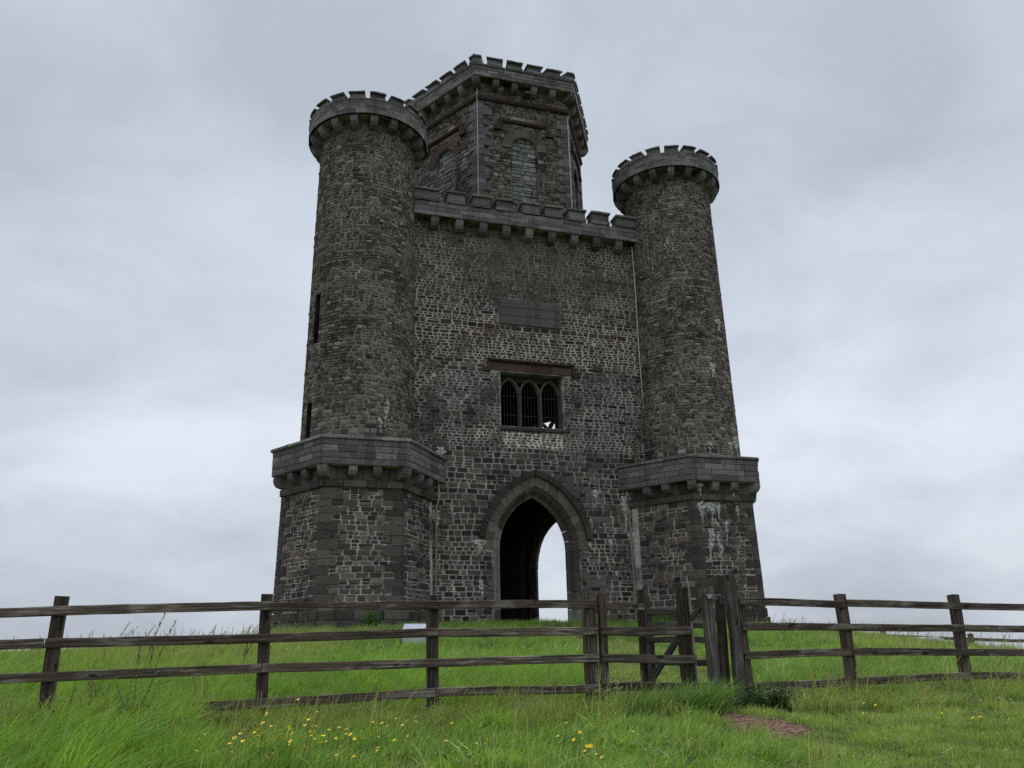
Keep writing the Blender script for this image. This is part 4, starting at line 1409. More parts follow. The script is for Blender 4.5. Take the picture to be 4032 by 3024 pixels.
c0 = fp(-3.7, 0)
FL = empty('post_and_rail_fence', (c0.x, c0.y, gz(c0.x, c0.y)))
tag(FL, 'long weathered brown post and rail fence left of the gate, below the arch', 'fence', 'weathered timber fences on the hill')
bpy.context.view_layer.update()
for i, (s, zt) in enumerate(((-9.2, 0.53), (-7.4, 0.56), (-5.55, 0.60), (-3.75, 0.64), (-1.82, 0.658), (-0.07, 0.645), (1.77, 0.662))):
    post(FL, s, 0.06, zt, 0.118 if i != 6 else 0.145, 0.10, 400 + i)
for j, brk in enumerate(([-9.3, -5.5, -1.78, 1.84], [-9.3, -7.4, -3.83, -0.02, 1.84], [-9.3, -5.6, -1.83, 1.84], [-9.3, -7.4, -3.75, -0.05, 1.84])):
    for a, b in zip(brk[:-1], brk[1:]):
        rail(FL, a + .004, b - .004, j, 420 + 10 * j + int(a * 3) % 7)

c0 = fp(6.1, 0)
FR = empty('post_and_rail_fence', (c0.x, c0.y, gz(c0.x, c0.y)))
tag(FR, 'dark weathered post and rail fence right of the gate, rails dipping at right', 'fence', 'weathered timber fences on the hill')
bpy.context.view_layer.update()
for i, (s, zt) in enumerate(((3.76, 0.675), (5.23, 0.655), (7.02, 0.642), (8.85, 0.60), (10.6, 0.54), (12.4, 0.47))):
    post(FR, s, 0.06, zt, 0.10 if i == 0 else 0.125, 0.10, 460 + i)
for j, brk in enumerate(([3.70, 5.25, 8.85, 12.4], [3.70, 7.03, 10.6, 12.4], [3.70, 5.24, 8.85, 12.4], [3.70, 7.03, 10.6, 12.4])):
    for a, b in zip(brk[:-1], brk[1:]):
        rail(FR, a + .004, b - .004, j, 480 + 10 * j + int(a * 3) % 7)

# kissing-gate enclosure
c0 = fp(2.4, 0.1)
KE = empty('kissing_gate_enclosure', (c0.x, c0.y, gz(c0.x, c0.y)))
tag(KE, 'dark three-railed timber enclosure of the kissing gate, beside the fence end', 'gate enclosure')
bpy.context.view_layer.update()
post(KE, 1.915, 0.05, 0.668, 0.085, 0.09, 501)
post(KE, 2.975, 0.06, 0.732, 0.125, 0.10, 502, 'wood_rot')
timber('batten', tuple(fp(3.055, 0.05, gz(*fp(3.05, 0.05)[:2]) + 0.02)), tuple(fp(3.055, 0.05, 0.735)), 0.026, 0.11, M['batten'], KE, 503, UPH)
post(KE, 2.545, 0.30, 0.729, 0.078, 0.075, 504, 'wood_rot')
for i, (zl, zr) in enumerate(((0.285, 0.282), (-0.017, -0.036), (-0.318, -0.352))):
    a, b = fp(1.87, -0.02), fp(3.06 if i else 3.02, -0.02)
    timber('rail', (a.x, a.y, zl - 0.047), (b.x, b.y, zr - 0.047), 0.036, 0.094, M['wood_p'], KE, 510 + i)
for i, (z, mt) in enumerate(((0.563, 'wood_l'), (0.27, 'wood_l'), (-0.03, 'wood_p'), (-0.33, 'wood_p'))):
    a, b = fp(1.93, 0.09), fp(2.57, 0.29)
    timber('side_rail', (a.x, a.y, z - 0.042), (b.x, b.y, z - 0.042), 0.032, 0.084, M[mt], KE, 520 + i)

# gate leaf, standing ajar inside the enclosure
H, Hd = (3.30, 0.02), (2.87, 0.79)
c0 = fp(*H)
GL = empty('gate_leaf', (c0.x, c0.y, gz(c0.x, c0.y)))
tag(GL, 'grey-brown timber gate leaf with a diagonal brace, standing ajar', 'gate')
bpy.context.view_layer.update()
lp = lambda t, z, o=0.0: Vector((*(fp(H[0] + (Hd[0] - H[0]) * t, H[1] + (Hd[1] - H[1]) * t))[:2], z)) + Vector((-0.9, -0.42, 0)) * o
post(GL, H[0] - 0.01, H[1], 0.716, 0.12, 0.10, 530, 'wood_grey', -0.60)
post(GL, Hd[0], Hd[1], 0.68, 0.078, 0.07, 531, 'wood_grey', -0.40)
for i, (zr, zl, h) in enumerate(((0.508, 0.541, 0.08), (0.327, 0.36, 0.062), (0.162, 0.181, 0.072), (-0.092, -0.09, 0.072), (-0.37, -0.345, 0.08))):
    timber('rail', lp(0.0, zr - h / 2, 0.02), lp(1.02, zl - h / 2, 0.02), 0.03, h, M['wood_g'], GL, 540 + i)
timber('brace', lp(0.03, 0.60, 0.05), lp(0.97, -0.36, 0.05), 0.026, 0.085, M['wood_g'], GL, 550)
for t, z in ((0.16, 0.465), (0.38, 0.29), (0.42, 0.12), (0.72, -0.12), (0.95, -0.36)):
    p = lp(t, z, 0.07)
    v, f = tube([tuple(p - GL.location), tuple(p - GL.location + Vector((-0.016, -0.010, 0)))], 0.014, 8)
    mb = MB(); mb.add(v, f); mb.build('bolt', M['zinc'], GL)


def metal(name, s0, s1, o, z0, z1, th, mat, parent, seed):
    r = random.Random(seed)
    a, b = fp(s0, o), fp(s1, o)
    f = Vector((-FN[0], -FN[1], 0)) * th
    pts = [Vector((a.x, a.y, z0)), Vector((b.x, b.y, z0 + r.uniform(-.006, .006))), Vector((b.x, b.y, z1)), Vector((a.x, a.y, z1))]
    cut = (z1 - z0) * 0.3
    V = [tuple(p - parent.location) for p in pts] + [tuple(p + f - parent.location) for p in pts]
    V[0] = tuple(Vector(V[0]) + Vector((0.02, 0, 0))); V[4] = tuple(Vector(V[4]) + Vector((0.02, 0, 0)))
    mb = MB(); mb.add(V, BOXF)
    return mb.build(name, mat, parent)


metal('hinge_strap', 3.255, 3.395, -0.040, 0.592, 0.65, 0.008, M['zinc'], GL, 1)
v, f = tube([tuple(fp(3.39, -0.045, 0.622) - GL.location), tuple(fp(3.45, -0.03, 0.622) - GL.location)], 0.022, 8)
mb = MB(); mb.add(v, f); mb.build('hinge_knuckle', M['iron'], GL)
metal('bottom_strap', 3.05, 3.37, -0.040, -0.455, -0.392, 0.008, M['iron'], GL, 2)

c0 = fp(3.56, 0.03)
HP = empty('gate_post', (c0.x, c0.y, gz(c0.x, c0.y)))
tag(HP, 'tall weathered double timber gate post with rusty hinge plate', 'gate post')
bpy.context.view_layer.update()
post(HP, 3.61, 0.0, 0.875, 0.12, 0.10, 560, 'wood_grey')
post(HP, 3.50, 0.10, 0.872, 0.09, 0.09, 561, 'wood_rot')
metal('hinge_plate', 3.452, 3.535, 0.038, 0.53, 0.645, 0.010, M['iron'], HP, 3)
v, f = tube([tuple(fp(3.44, -0.02, 0.585) - HP.location), tuple(fp(3.44, -0.02, 0.66) - HP.location)], 0.016, 8)
mb = MB(); mb.add(v, f); mb.build('hinge_pin', M['iron'], HP)
metal('hook_plate', 3.42, 3.50, 0.042, -0.455, -0.40, 0.010, M['iron'], HP, 4)

# second fence far down the right-hand slope
FF = empty('post_and_rail_fence', (19.0, 33.0, -0.6))
tag(FF, 'distant fence beyond the grassy crest at the far right edge', 'fence', 'weathered timber fences on the hill')
bpy.context.view_layer.update()
for i, (x, y, z) in enumerate(((13.0, 30.8, 0.42), (16.4, 31.4, 0.25), (19.9, 32.0, 0.08), (23.5, 32.6, -0.12))):
    b = min(gz(x, y), z - 1.0)
    timber('post', (x, y + .07, b - 0.2), (x, y + .07, z + 0.13), 0.16, 0.13, M['wood_p'], FF, 580 + i, (0, 1, 0))
    if i:
        for q in range(3):
            timber('rail', (px, py, pz - 0.33 * q - .06), (x, y, z - 0.33 * q - .06), 0.04, 0.11, M['wood_l'], FF, 590 + 4 * i + q)
    px, py, pz = x, y, z

# pale low block in the grass below the left turret
bx, by = -2.18, 19.0
g0 = gz(bx, by)
mb = MB()
V = [(-0.36, -0.02, -0.2), (0.40, -0.02, -0.2), (0.40, 0.34, -0.2), (-0.36, 0.34, -0.2), (-0.36, 0.0, 0.36), (0.40, 0.0, 0.35), (0.40, 0.34, 0.47), (-0.36, 0.34, 0.48)]
mb.add(V, BOXF)
BX = mb.build('low_plinth', M['whitebox'])
BX.location = (bx, by, g0)
bv = BX.modifiers.new('bevel', 'BEVEL'); bv.width = 0.012; bv.segments = 2
tag(BX, 'low pale grey block in the grass below the left turret, behind the fence', 'block')

# pale rounded shape half hidden behind the crest; a stand-in, identity unknown
mb = MB()
prof = [(-0.75, 0.0), (-0.68, 0.28), (-0.30, 0.86), (-0.05, 0.95), (0.35, 0.96), (0.55, 0.88), (0.66, 0.5), (0.70, 0.0)]
V, fs = [], []
for i, y in enumerate((-0.5, -0.44, 0.44, 0.5)):
    k = 0.9 if i in (0, 3) else 1.0
    V += [(x * k, y, z * k) for x, z in prof]
n = len(prof)
for i in range(3):
    fs += [(i * n + q, i * n + q + 1, (i + 1) * n + q + 1, (i + 1) * n + q) for q in range(n - 1)]
fs += [tuple(range(n)), tuple(range(3 * n, 4 * n))[::-1]]
mb.add(V, fs)
TP = mb.build('pale_shape_stand_in', M['pale_shape'], smooth=False)
TP.location = (13.25, 28.6, gz(13.25, 28.6) - 0.05)
tag(TP, 'pale grey rounded shape half hidden behind the grass crest at right', 'pale shape')

# ------------------------------------------------------------------ vegetation
HID = bpy.data.collections.new('grass_sources')          # never linked to the scene


def blade_arrays(V, F, Mi, base, h, lean, w, face, seg=3, mi=0, droop=0.35):
    """one grass blade"""
    bx_, by_ = base
    lx, ly = lean
    b = len(V)
    fx, fy = math.cos(face) * w / 2, math.sin(face) * w / 2
    for i in range(seg):
        t = i / seg
        k = (1 - t ** 1.6)
        z = h * (t - droop * t * t * (abs(lx) + abs(ly)) * 0.6)
        cx, cy = bx_ + lx * h * t * t, by_ + ly * h * t * t
        V.append((cx - fx * k, cy - fy * k, z)); V.append((cx + fx * k, cy + fy * k, z))
    V.append((bx_ + lx * h, by_ + ly * h, h * (1 - droop * (abs(lx) + abs(ly)) * 0.6)))
    for i in range(seg - 1):
        F.append((b + 2 * i, b + 2 * i + 1, b + 2 * i + 3, b + 2 * i + 2)); Mi.append(mi)
    F.append((b + 2 * seg - 2, b + 2 * seg - 1, b + 2 * seg)); Mi.append(mi)


def seed_stem(V, F, Mi, base, h, lean, r, m_stem=0, m_head=1, hw=0.007, hl=0.09):
    bx_, by_ = base
    b = len(V)
    pts = [(bx_ + lean[0] * h * t * t, by_ + lean[1] * h * t * t, h * t) for t in (0, 0.35, 0.7, 1.0)]
    w = 0.0022
    for p in pts:
        V.append((p[0] - w, p[1], p[2])); V.append((p[0] + w, p[1] + w, p[2]))
    for i in range(3):
        F.append((b + 2 * i, b + 2 * i + 1, b + 2 * i + 3, b + 2 * i + 2)); Mi.append(m_stem)
    # spikelets up the last part of the stem
    d = Vector(pts[3]) - Vector(pts[2]); d.normalize()
    p = Vector(pts[3])
    for i in range(7):
        c = p - d * hl * (i / 6) * 1.1
        an = r.uniform(0, 6.28)
        o = Vector((math.cos(an), math.sin(an), 0.9)) * hw * (1.2 + 1.2 * i / 6)
        s_ = Vector((-math.sin(an), math.cos(an), 0.2)) * hw * 0.5
        q = len(V)
        V.extend([tuple(c), tuple(c + o * .5 + s_), tuple(c + o + d * hw * 2), tuple(c + o * .5 - s_)])
        F.append((q, q + 1, q + 2, q + 3)); Mi.append(m_head)


def clump(name, seed, n, rad_, h, w, wind, spread, seeds=0, sh=(0.5, 0.8)):
    r = random.Random(seed)
    V, F, Mi = [], [], []
    for i in range(n):
        a, q = r.uniform(0, 6.283), rad_ * math.sqrt(r.random())
        hh = r.uniform(*h)
        sp = abs(r.gauss(0, spread)); an = r.uniform(0, 6.283)
        lean = (wind * r.uniform(0.5, 1.3) + sp * math.cos(an), sp * math.sin(an))
        blade_arrays(V, F, Mi, (q * math.cos(a), q * math.sin(a)), hh, lean, w * r.uniform(0.7, 1.3), r.uniform(0, 6.283))
    for i in range(seeds):
        a, q = r.uniform(0, 6.283), rad_ * math.sqrt(r.random())
        seed_stem(V, F, Mi, (q * math.cos(a), q * math.sin(a)), r.uniform(*sh), (wind * 0.5 + r.gauss(0, 0.12), r.gauss(0, 0.12)), r, hl=r.uniform(0.06, 0.12))
    me = bpy.data.meshes.new(name)
    me.from_pydata(V, [], F)
    me.materials.append(M['grass']); me.materials.append(M['seed'])
    me.polygons.foreach_set('material_index', Mi)
    o = bpy.data.objects.new(name, me)
    HID.objects.link(o)


NV = 5
for i in range(NV): clump('a%02d_turf' % i, 600 + i, 34, 0.10, (0.04, 0.10), 0.0075, 0.15, 0.55)
for i in range(NV): clump('b%02d_meadow' % i, 620 + i, 30, 0.085, (0.06, 0.19), 0.0105, 0.35, 0.52)
for i in range(NV): clump('c%02d_long' % i, 640 + i, 30, 0.085, (0.16, 0.36), 0.0105, 0.62, 0.38)
for i in range(NV): clump('d%02d_rough' % i, 660 + i, 22, 0.10, (0.10, 0.26), 0.0075, 0.35, 0.50, 1, (0.20, 0.42))
for i in range(NV): clump('e%02d_far' % i, 680 + i, 26, 0.15, (0.08, 0.21), 0.014, 0.35, 0.48)
for i in range(NV): clump('f%02d_crest' % i, 700 + i, 20, 0.20, (0.06, 0.15), 0.011, 0.32, 0.55, 1 + i % 2, (0.12, 0.30))
for i in range(NV): clump('g%02d_deadstems' % i, 720 + i, 7, 0.10, (0.10, 0.30), 0.006, 0.30, 0.8, 3, (0.18, 0.36))
for i in range(NV):
    r_ = random.Random(740 + i)
    V_, F_, Mi_ = [], [], []
    for q_ in range(9):
        an_, rr_ = r_.uniform(0, 6.283), r_.uniform(0.0, 0.07)
        p_ = Vector((rr_ * math.cos(an_), rr_ * math.sin(an_), r_.uniform(0.03, 0.12)))
        d_ = Vector((math.cos(an_), math.sin(an_), r_.uniform(0.2, 0.9))).normalized()
        s_ = d_.cross(Vector((0, 0, 1))).normalized()
        ln_, w_ = r_.uniform(0.035, 0.07), r_.uniform(0.008, 0.015)
        b_ = len(V_)
        V_ += [tuple(p_), tuple(p_ + d_ * ln_ * .5 + s_ * w_), tuple(p_ + d_ * ln_ - Vector((0, 0, ln_ * .3))), tuple(p_ + d_ * ln_ * .5 - s_ * w_)]
        F_ += [(b_, b_ + 1, b_ + 2, b_ + 3)]; Mi_ += [0]
    me_ = bpy.data.meshes.new('h%02d_herbs' % i); me_.from_pydata(V_, [], F_); me_.materials.append(M['weed'])
    HID.objects.link(bpy.data.objects.new('h%02d_herbs' % i, me_))
rg = np.random.default_rng(5)


def vnoise(x, y, f, s):
    return (np.sin(f * x + 1.3 * s + 1.7 * np.sin(0.6 * f * y + s)) + np.sin(f * 1.13 * y + 2.1 * s + 1.5 * np.sin(0.7 * f * x - s)) + 0.6 * np.sin(2.3 * f * (x + y) + s)) / 2.6 * 0.5 + 0.5


def scatter(y0, y1, dens):
    hw = lambda y: 0.68 * y + 1.2
    n = int(dens * (y1 - y0) * (hw(y0) + hw(y1)))
    y = rg.uniform(y0, y1, n * 2); x = rg.uniform(-hw(y1), hw(y1), n * 2)
    keep = np.abs(x) < hw(y)
    return x[keep][:n], y[keep][:n]


px_, py_ = [], []
for a, b, d in ((4.6, 6.4, 80), (6.4, 9.0, 150), (9.0, 12.5, 110), (12.5, 17, 60), (17, 23, 38), (23, 31, 26)):
    x, y = scatter(a, b, d); px_.append(x); py_.append(y)
px_, py_ = np.concatenate(px_), np.concatenate(py_)
S_, Q_ = fq(px_, py_)
# keep grass off the tower, the bare earth and the inside
dx, dy = px_ - TO[0], py_ - TO[1]
lx_, ly_ = dx * math.cos(TA) + dy * math.sin(TA), -dx * math.sin(TA) + dy * math.cos(TA)
inside = np.zeros(len(px_), bool)
for ang in (0, 120, 240):
    inside_dir = np.cos(rad(ang)) * (-ly_) + np.sin(rad(ang)) * lx_
    inside |= False
tri_in = np.ones(len(px_), bool)
for ang in (0, 120, 240):
    tri_in &= (np.sin(rad(ang)) * lx_ - np.cos(rad(ang)) * ly_) < -YW - 0.02
for ang in (0, 120, 240):
    cx, cy = rotz(TC, ang)
    inside |= np.hypot(lx_ - cx, ly_ - cy) < 2.3
bare = np.zeros(len(px_))
for cx, cy, rx, ry in EARTH:
    e = np.hypot((px_ - cx) / rx, (py_ - cy) / ry) + 0.35 * (vnoise(px_, py_, 5, 2.0) - 0.5)
    bare = np.maximum(bare, 1 - sst(e, 0.70, 1.45))
bare_keep = rg.random(len(px_)) > bare * 1.02
keep = ~inside & ~tri_in & bare_keep & ~((np.abs(px_ + 2.18) < 0.5) & (np.abs(py_ - 18.6) < 0.75) & (rg.random(len(px_)) < 0.8))
px_, py_, S_, Q_ = px_[keep], py_[keep], S_[keep], Q_[keep]
n_ = len(px_)
u1, u2, u3 = rg.random(n_), rg.random(n_), rg.random(n_)
nz1, nz2 = vnoise(px_, py_, 0.9, 1.0), vnoise(px_, py_, 2.2, 4.0)
kind = np.full(n_, 1)
# in front of the fence
front = Q_ < -0.75
longm = sst(-S_, 1.6, 3.4) + 0.5 * (nz1 - 0.5)
kind = np.where(front & (longm > 0.45 + 0.3 * (u1 - .5)), 2, kind)
shortm = sst(S_, 1.9, 3.3) + 0.9 * (nz2 - 0.5)
kind = np.where(front & (shortm > 0.45 + 0.4 * (u1 - .5)), 0, kind)
# rough strip along the fence
strip = (Q_ > -0.80) & (Q_ < 0.35)
kind = np.where(strip, np.where(u1 < 0.55, 3, np.where(u2 < 0.5, 2, 1)), kind)
kind = np.where((Q_ > -0.9) & (Q_ < 0.15) & (S_ < -2.5), np.where(u1 < 0.75, 2, 3), kind)
gate = strip & (S_ > 2.7) & (S_ < 3.7)
kind = np.where(gate, 0, kind)
# behind the fence
back = Q_ >= 0.35
kind = np.where(back & (py_ < 14.5), np.where(u1 < 0.25 + 0.4 * nz1, 1, np.where(u2 < 0.30, 3, 2)), kind)
kind = np.where(back & (py_ >= 14.5), 4, kind)
crest = back & ((px_ < -4.2 - 0.12 * (py_ - 12)) & (u1 < 0.50) | (px_ > 7.5) & (u1 < 0.45)) & (py_ > 12)
kind = np.where(crest, 5, kind)
# the mown path from the gate up to the arch
pt = np.clip((py_ - 10.3) / 18.0, 0, 1)
pxc = 2.0 - 0.9 * pt + 0.5 * np.sin(pt * 4)
worn = (np.hypot((px_ - 2.9) / 1.2, (py_ - 8.6) / 1.0) + 0.8 * (nz2 - .5) < 1.0) & (u1 < 0.8)
kind = np.where(worn, 0, kind)
path = back & (np.abs(px_ - pxc) < 0.75 + 0.4 * nz2) & (py_ < 27)
kind = np.where(path & (py_ < 14.5), 0, kind)
right_short = back & (px_ > 2.8) & (py_ < 16) & (u3 < 0.6)
kind = np.where(right_short & (kind != 0), 1, kind)
kind = np.where((py_ < 13) & (kind != 0) & (rg.random(n_) < np.where(strip, 0.10, 0.03)), 6, kind)
kind = np.where((py_ < 14) & (rg.random(n_) < 0.05 + 0.06 * (nz1 > 0.6)), 7, kind)
# attributes
tint = 0.03 + 0.22 * nz1 * u1
tint = np.where(strip, 0.32 + 0.35 * u2, tint)
tint = np.where(kind == 5, 0.42 + 0.35 * u2, tint)
tint = np.where(path, 0.38 + 0.3 * nz2, tint)
tint = np.where(front & (kind == 0), 0.22 + 0.42 * nz2 * nz1 * 1.6, tint)
tint = np.where(back & (px_ < -3.5) & (py_ > 11.5), np.maximum(tint, 0.30 + 0.25 * u2), tint)
tint = np.where(kind == 2, tint * 0.45, tint)
tint = np.where(kind == 6, 0.65 + 0.35 * u2, tint)
tint = np.where(kind == 7, 0.05, tint)
nz3, nz4 = vnoise(px_, py_, 6.5, 7.0), vnoise(px_, py_, 13.0, 3.0)
lush = np.clip(np.where(kind == 7, -0.3, -0.02) + 0.40 * nz2 + 0.75 * (nz3 - 0.15) + 0.35 * (nz1 - 0.4) + 0.35 * (u2 - .5), 0, 1)
scl = (0.65 + 0.6 * u2) * (0.8 + 0.4 * nz1) * (0.55 + 0.9 * nz3 * (0.5 + nz4))
scl = np.where((Q_ > -0.9) & (Q_ < 0.15) & (S_ < -2.5), np.clip(scl * 1.25, 0.8, 1.5), scl)
scl = np.where(kind == 4, scl * np.where(path, 0.5, 0.95), scl)
scl = np.where((kind == 4) & (px_ > 3), scl * 0.8, scl)
rot = (u3 - 0.5) * np.where(kind == 0, 6.28, np.where(kind == 2, 1.1, 2.4)) + 2.0 * (vnoise(px_, py_, 3.1, 9.0) - 0.5)
pzz = ground(px_, py_) - 0.012


def gn_scatter(name, coll, mat_list):
    me = bpy.data.meshes.new(name)
    me.from_pydata(np.stack([px_, py_, pzz], -1).tolist(), [], [])
    for nm, arr, ty in (('idx', (kind * NV + rg.integers(0, NV, n_)).astype(np.int32), 'INT'), ('scl', scl.astype(np.float32), 'FLOAT'), ('rot', rot.astype(np.float32), 'FLOAT'),
                        ('tint', tint.astype(np.float32), 'FLOAT'), ('lush', lush.astype(np.float32), 'FLOAT')):
        at = me.attributes.new(nm, ty, 'POINT')
        at.data.foreach_set('value', arr)
    o = bpy.data.objects.new(name, me)
    link(o)
    ng = bpy.data.node_groups.new(name + '_nodes', 'GeometryNodeTree')
    ng.interface.new_socket('Geometry', in_out='INPUT', socket_type='NodeSocketGeometry')
    ng.interface.new_socket('Geometry', in_out='OUTPUT', socket_type='NodeSocketGeometry')
    nn = ng.nodes; ln = ng.links
    gi, gout = nn.new('NodeGroupInput'), nn.new('NodeGroupOutput')
    ci = nn.new('GeometryNodeCollectionInfo')
    ci.inputs['Collection'].default_value = coll
    ci.inputs['Separate Children'].default_value = True
    ci.inputs['Reset Children'].default_value = True
    ip = nn.new('GeometryNodeInstanceOnPoints')
    ip.inputs['Pick Instance'].default_value = True

    def attr(nm, ty):
        a = nn.new('GeometryNodeInputNamedAttribute'); a.data_type = ty; a.inputs['Name'].default_value = nm
        return a.outputs['Attribute']
    ln.new(gi.outputs[0], ip.inputs['Points'])
    ln.new(ci.outputs[0], ip.inputs['Instance'])
    ln.new(attr('idx', 'INT'), ip.inputs['Instance Index'])
    cx = nn.new('ShaderNodeCombineXYZ'); ln.new(attr('rot', 'FLOAT'), cx.inputs[2])
    er = nn.new('FunctionNodeEulerToRotation'); ln.new(cx.outputs[0], er.inputs[0])
    ln.new(er.outputs[0], ip.inputs['Rotation'])
    ln.new(attr('scl', 'FLOAT'), ip.inputs['Scale'])
    ln.new(ip.outputs[0], gout.inputs[0])
    md = o.modifiers.new('scatter', 'NODES'); md.node_group = ng
    return o


GR = gn_scatter('grass', HID, None)
tag(GR, 'windblown green meadow grass covering the hill', 'grass', kind='stuff')


# ---- single plants
def leaf(V, F, Mi, p, d, ln, w, mi=0, fold=0.25, droop=0.3):
    """pointed leaf from p along d, four faces, folded along the midrib"""
    d = Vector(d).normalized()
    s = d.cross(Vector((0, 0, 1)))
    if s.length < 0.1: s = Vector((1, 0, 0))
    s.normalize(); u = s.cross(d)
    m1 = Vector(p) + d * ln * 0.45; tip = Vector(p) + d * ln - Vector((0, 0, ln * droop))
    b = len(V)
    V.extend([tuple(p), tuple(m1 + s * w + u * w * fold), tuple(m1 - s * w + u * w * fold), tuple(tip), tuple(m1)])
    F.extend([(b, b + 4, b + 1), (b, b + 2, b + 4), (b + 4, b + 3, b + 1), (b + 2, b + 3, b + 4)]); Mi.extend([mi] * 4)


def plant(name, x, y, z, label, cat, seed, stems, h, spread, leaf_l, leaf_w, pairs, mats, group=None, wind=0.1, flower=0, parent=None):
    r = random.Random(seed)
    SV, SF, SM, V, F, Mi = [], [], [], [], [], []
    for i in range(stems):
        a, q = r.uniform(0, 6.283), spread * math.sqrt(r.random())
        b = Vector((q * math.cos(a), q * math.sin(a), -0.03))
        hh = h * r.uniform(0.55, 1.05)
        ln = Vector((wind + r.gauss(0, 0.16), r.gauss(0, 0.16), 0))
        pts = [b + Vector((0, 0, hh * t)) + ln * hh * t * t for t in (0, .33, .66, 1)]
        vv, ff = tube([tuple(p) for p in pts], [0.006, 0.005, 0.004, 0.002], 4)
        k = len(SV); SV += vv; SF += [tuple(e + k for e in f_) for f_ in ff]; SM += [0] * len(ff)
        for j in range(pairs):
            t = 0.12 + 0.86 * j / max(1, pairs - 1)
            p = b + Vector((0, 0, hh * t)) + ln * hh * t * t
            an = j * 1.57 + r.uniform(-.5, .5)
            for sg in (0, math.pi):
                kk = leaf_l * r.uniform(0.6, 1.15) * (1.15 - 0.6 * t)
                leaf(V, F, Mi, p, (math.cos(an + sg), math.sin(an + sg), r.uniform(0.1, 0.8)), kk, leaf_w * kk / leaf_l)
        for j in range(flower):
            t = r.uniform(0.72, 1.02)
            p = b + Vector((r.gauss(0, .02), r.gauss(0, .02), hh * t)) + ln * hh * t * t
            for e in range(3): leaf(V, F, Mi, p, (r.gauss(0, 1), r.gauss(0, 1), 0.8), 0.02, 0.008, 1)
    root = empty(name, (x, y, z))
    st = MB(); st.add(SV, SF); st.build('stem', mats[0], root)
    me = bpy.data.meshes.new('foliage'); me.from_pydata(V, [], F)
    for m_ in mats: me.materials.append(m_)
    me.polygons.foreach_set('material_index', Mi)
    o = bpy.data.objects.new('foliage', me); link(o, root)
    tag(root, label, cat, group)
    return root


def on_ground(s, o): p = fp(s, o); return p.x, p.y, gz(p.x, p.y)


plant('nettle_clump', *on_ground(3.66, -0.38), 'dark leafy nettle clump at the foot of the tall gate post', 'nettles', 801, 46, 0.30, 0.27, 0.095, 0.026, 7, [M['darkweed']])
plant('nettle_clump', *on_ground(4.25, -0.32), 'low dark weeds under the bottom rail, right of the gate post', 'weeds', 802, 34, 0.24, 0.33, 0.10, 0.022, 6, [M['darkweed']])
plant('thistle', *on_ground(-2.95, -0.25), 'tall grey-green leafy weed rising against the lower rails, left fence', 'weed', 803, 5, 0.62, 0.12, 0.11, 0.018, 10, [M['weed']])
plant('thistle', *on_ground(-3.45, -0.2), 'leafy weed with dark leaves just right of the leftmost post', 'weed', 804, 6, 0.48, 0.14, 0.10, 0.026, 8, [M['weed']])
plant('thistle', *on_ground(-3.35, 0.5), 'single broad-leaved weed between the lower rails of the left fence', 'weed', 805, 3, 0.45, 0.06, 0.10, 0.03, 7, [M['darkweed']])
plant('meadow_weed', *on_ground(1.72, -0.32), 'pale yellow-flowered weed at the foot of the fence end post', 'weed', 806, 16, 0.38, 0.20, 0.05, 0.012, 6, [M['weed'], M['paleflower']], flower=7)
plant('dock_plant', -4.1, 24.3, gz(-4.1, 24.3) + 0.02, 'bright green bushy plant against the left turret base', 'plant', 807, 16, 0.66, 0.22, 0.24, 0.05, 6, [M['brightweed']])
plant('dock_plant', 4.6, 27.3, gz(4.6, 27.3) + 0.02, 'green leafy weed seen between the gate and the right turret base', 'plant', 808, 20, 0.42, 0.40, 0.20, 0.045, 5, [M['brightweed']])
plant('rush_tuft', 9.35, 30.3, gz(9.35, 30.3), 'spiky dark green tuft at the right corner of the tower', 'plant', 809, 22, 0.62, 0.30, 0.34, 0.022, 3, [M['weed']])
pw = Matrix.Rotation(TA, 3, 'Z') @ Vector(WF(3.86, 0, 0.12))
plant('wall_weed', TO[0] + pw.x, TO[1] + pw.y, 6.50, 'green weed growing on the ledge where wall meets right turret', 'plant', 810, 9, 1.25, 0.16, 0.12, 0.026, 13, [M['weed']], wind=0.0)
pw = Matrix.Rotation(TA, 3, 'Z') @ Vector((-0.75, LC[1] - RL * C30 - 0.12, 0))
plant('wall_weed', TO[0] + pw.x, TO[1] + pw.y, 16.45, 'small mossy plant behind the battlements, beside the blocked lantern window', 'plant', 811, 8, 0.7, 0.15, 0.12, 0.02, 7, [M['weed']], wind=0.0)


def stalk(x, y, z, h, seed, label, lean=0.25, group='tall dry seed stalks', n=2):
    r = random.Random(seed)
    V, F, Mi = [], [], []
    for i in range(n):
        b = Vector((r.uniform(-.12, .12), r.uniform(-.1, .1), -0.05)); hh = h * r.uniform(0.7, 1.0)
        ln = Vector((lean * r.uniform(0.4, 1.2), r.gauss(0, .06), 0))
        pts = [b + Vector((0, 0, hh * t)) + ln * hh * t * t for t in (0, .25, .5, .75, 1)]
        vv, ff = tube([tuple(p) for p in pts], [0.005, 0.0045, 0.004, 0.003, 0.0015], 4)
        k = len(V); V += vv; F += [tuple(e + k for e in f_) for f_ in ff]; Mi += [0] * len(ff)
        for j in range(22):
            t = 0.55 + 0.45 * j / 21
            p = b + Vector((0, 0, hh * t)) + ln * hh * t * t
            an = j * 2.4
            q = Vector((math.cos(an) * .6 + ln.x, math.sin(an) * .6, 1.1))
            leaf(V, F, Mi, p, q, 0.085 * (1.25 - t * .8), 0.011, 0, 0.2, 0.0)
    me = bpy.data.meshes.new('dock_stalk'); me.from_pydata(V, [], F); me.materials.append(M['stalk'])
    o = bpy.data.objects.new('dock_stalk', me); link(o); o.location = (x, y, z)
    tag(o, label, 'seed stalk', group)


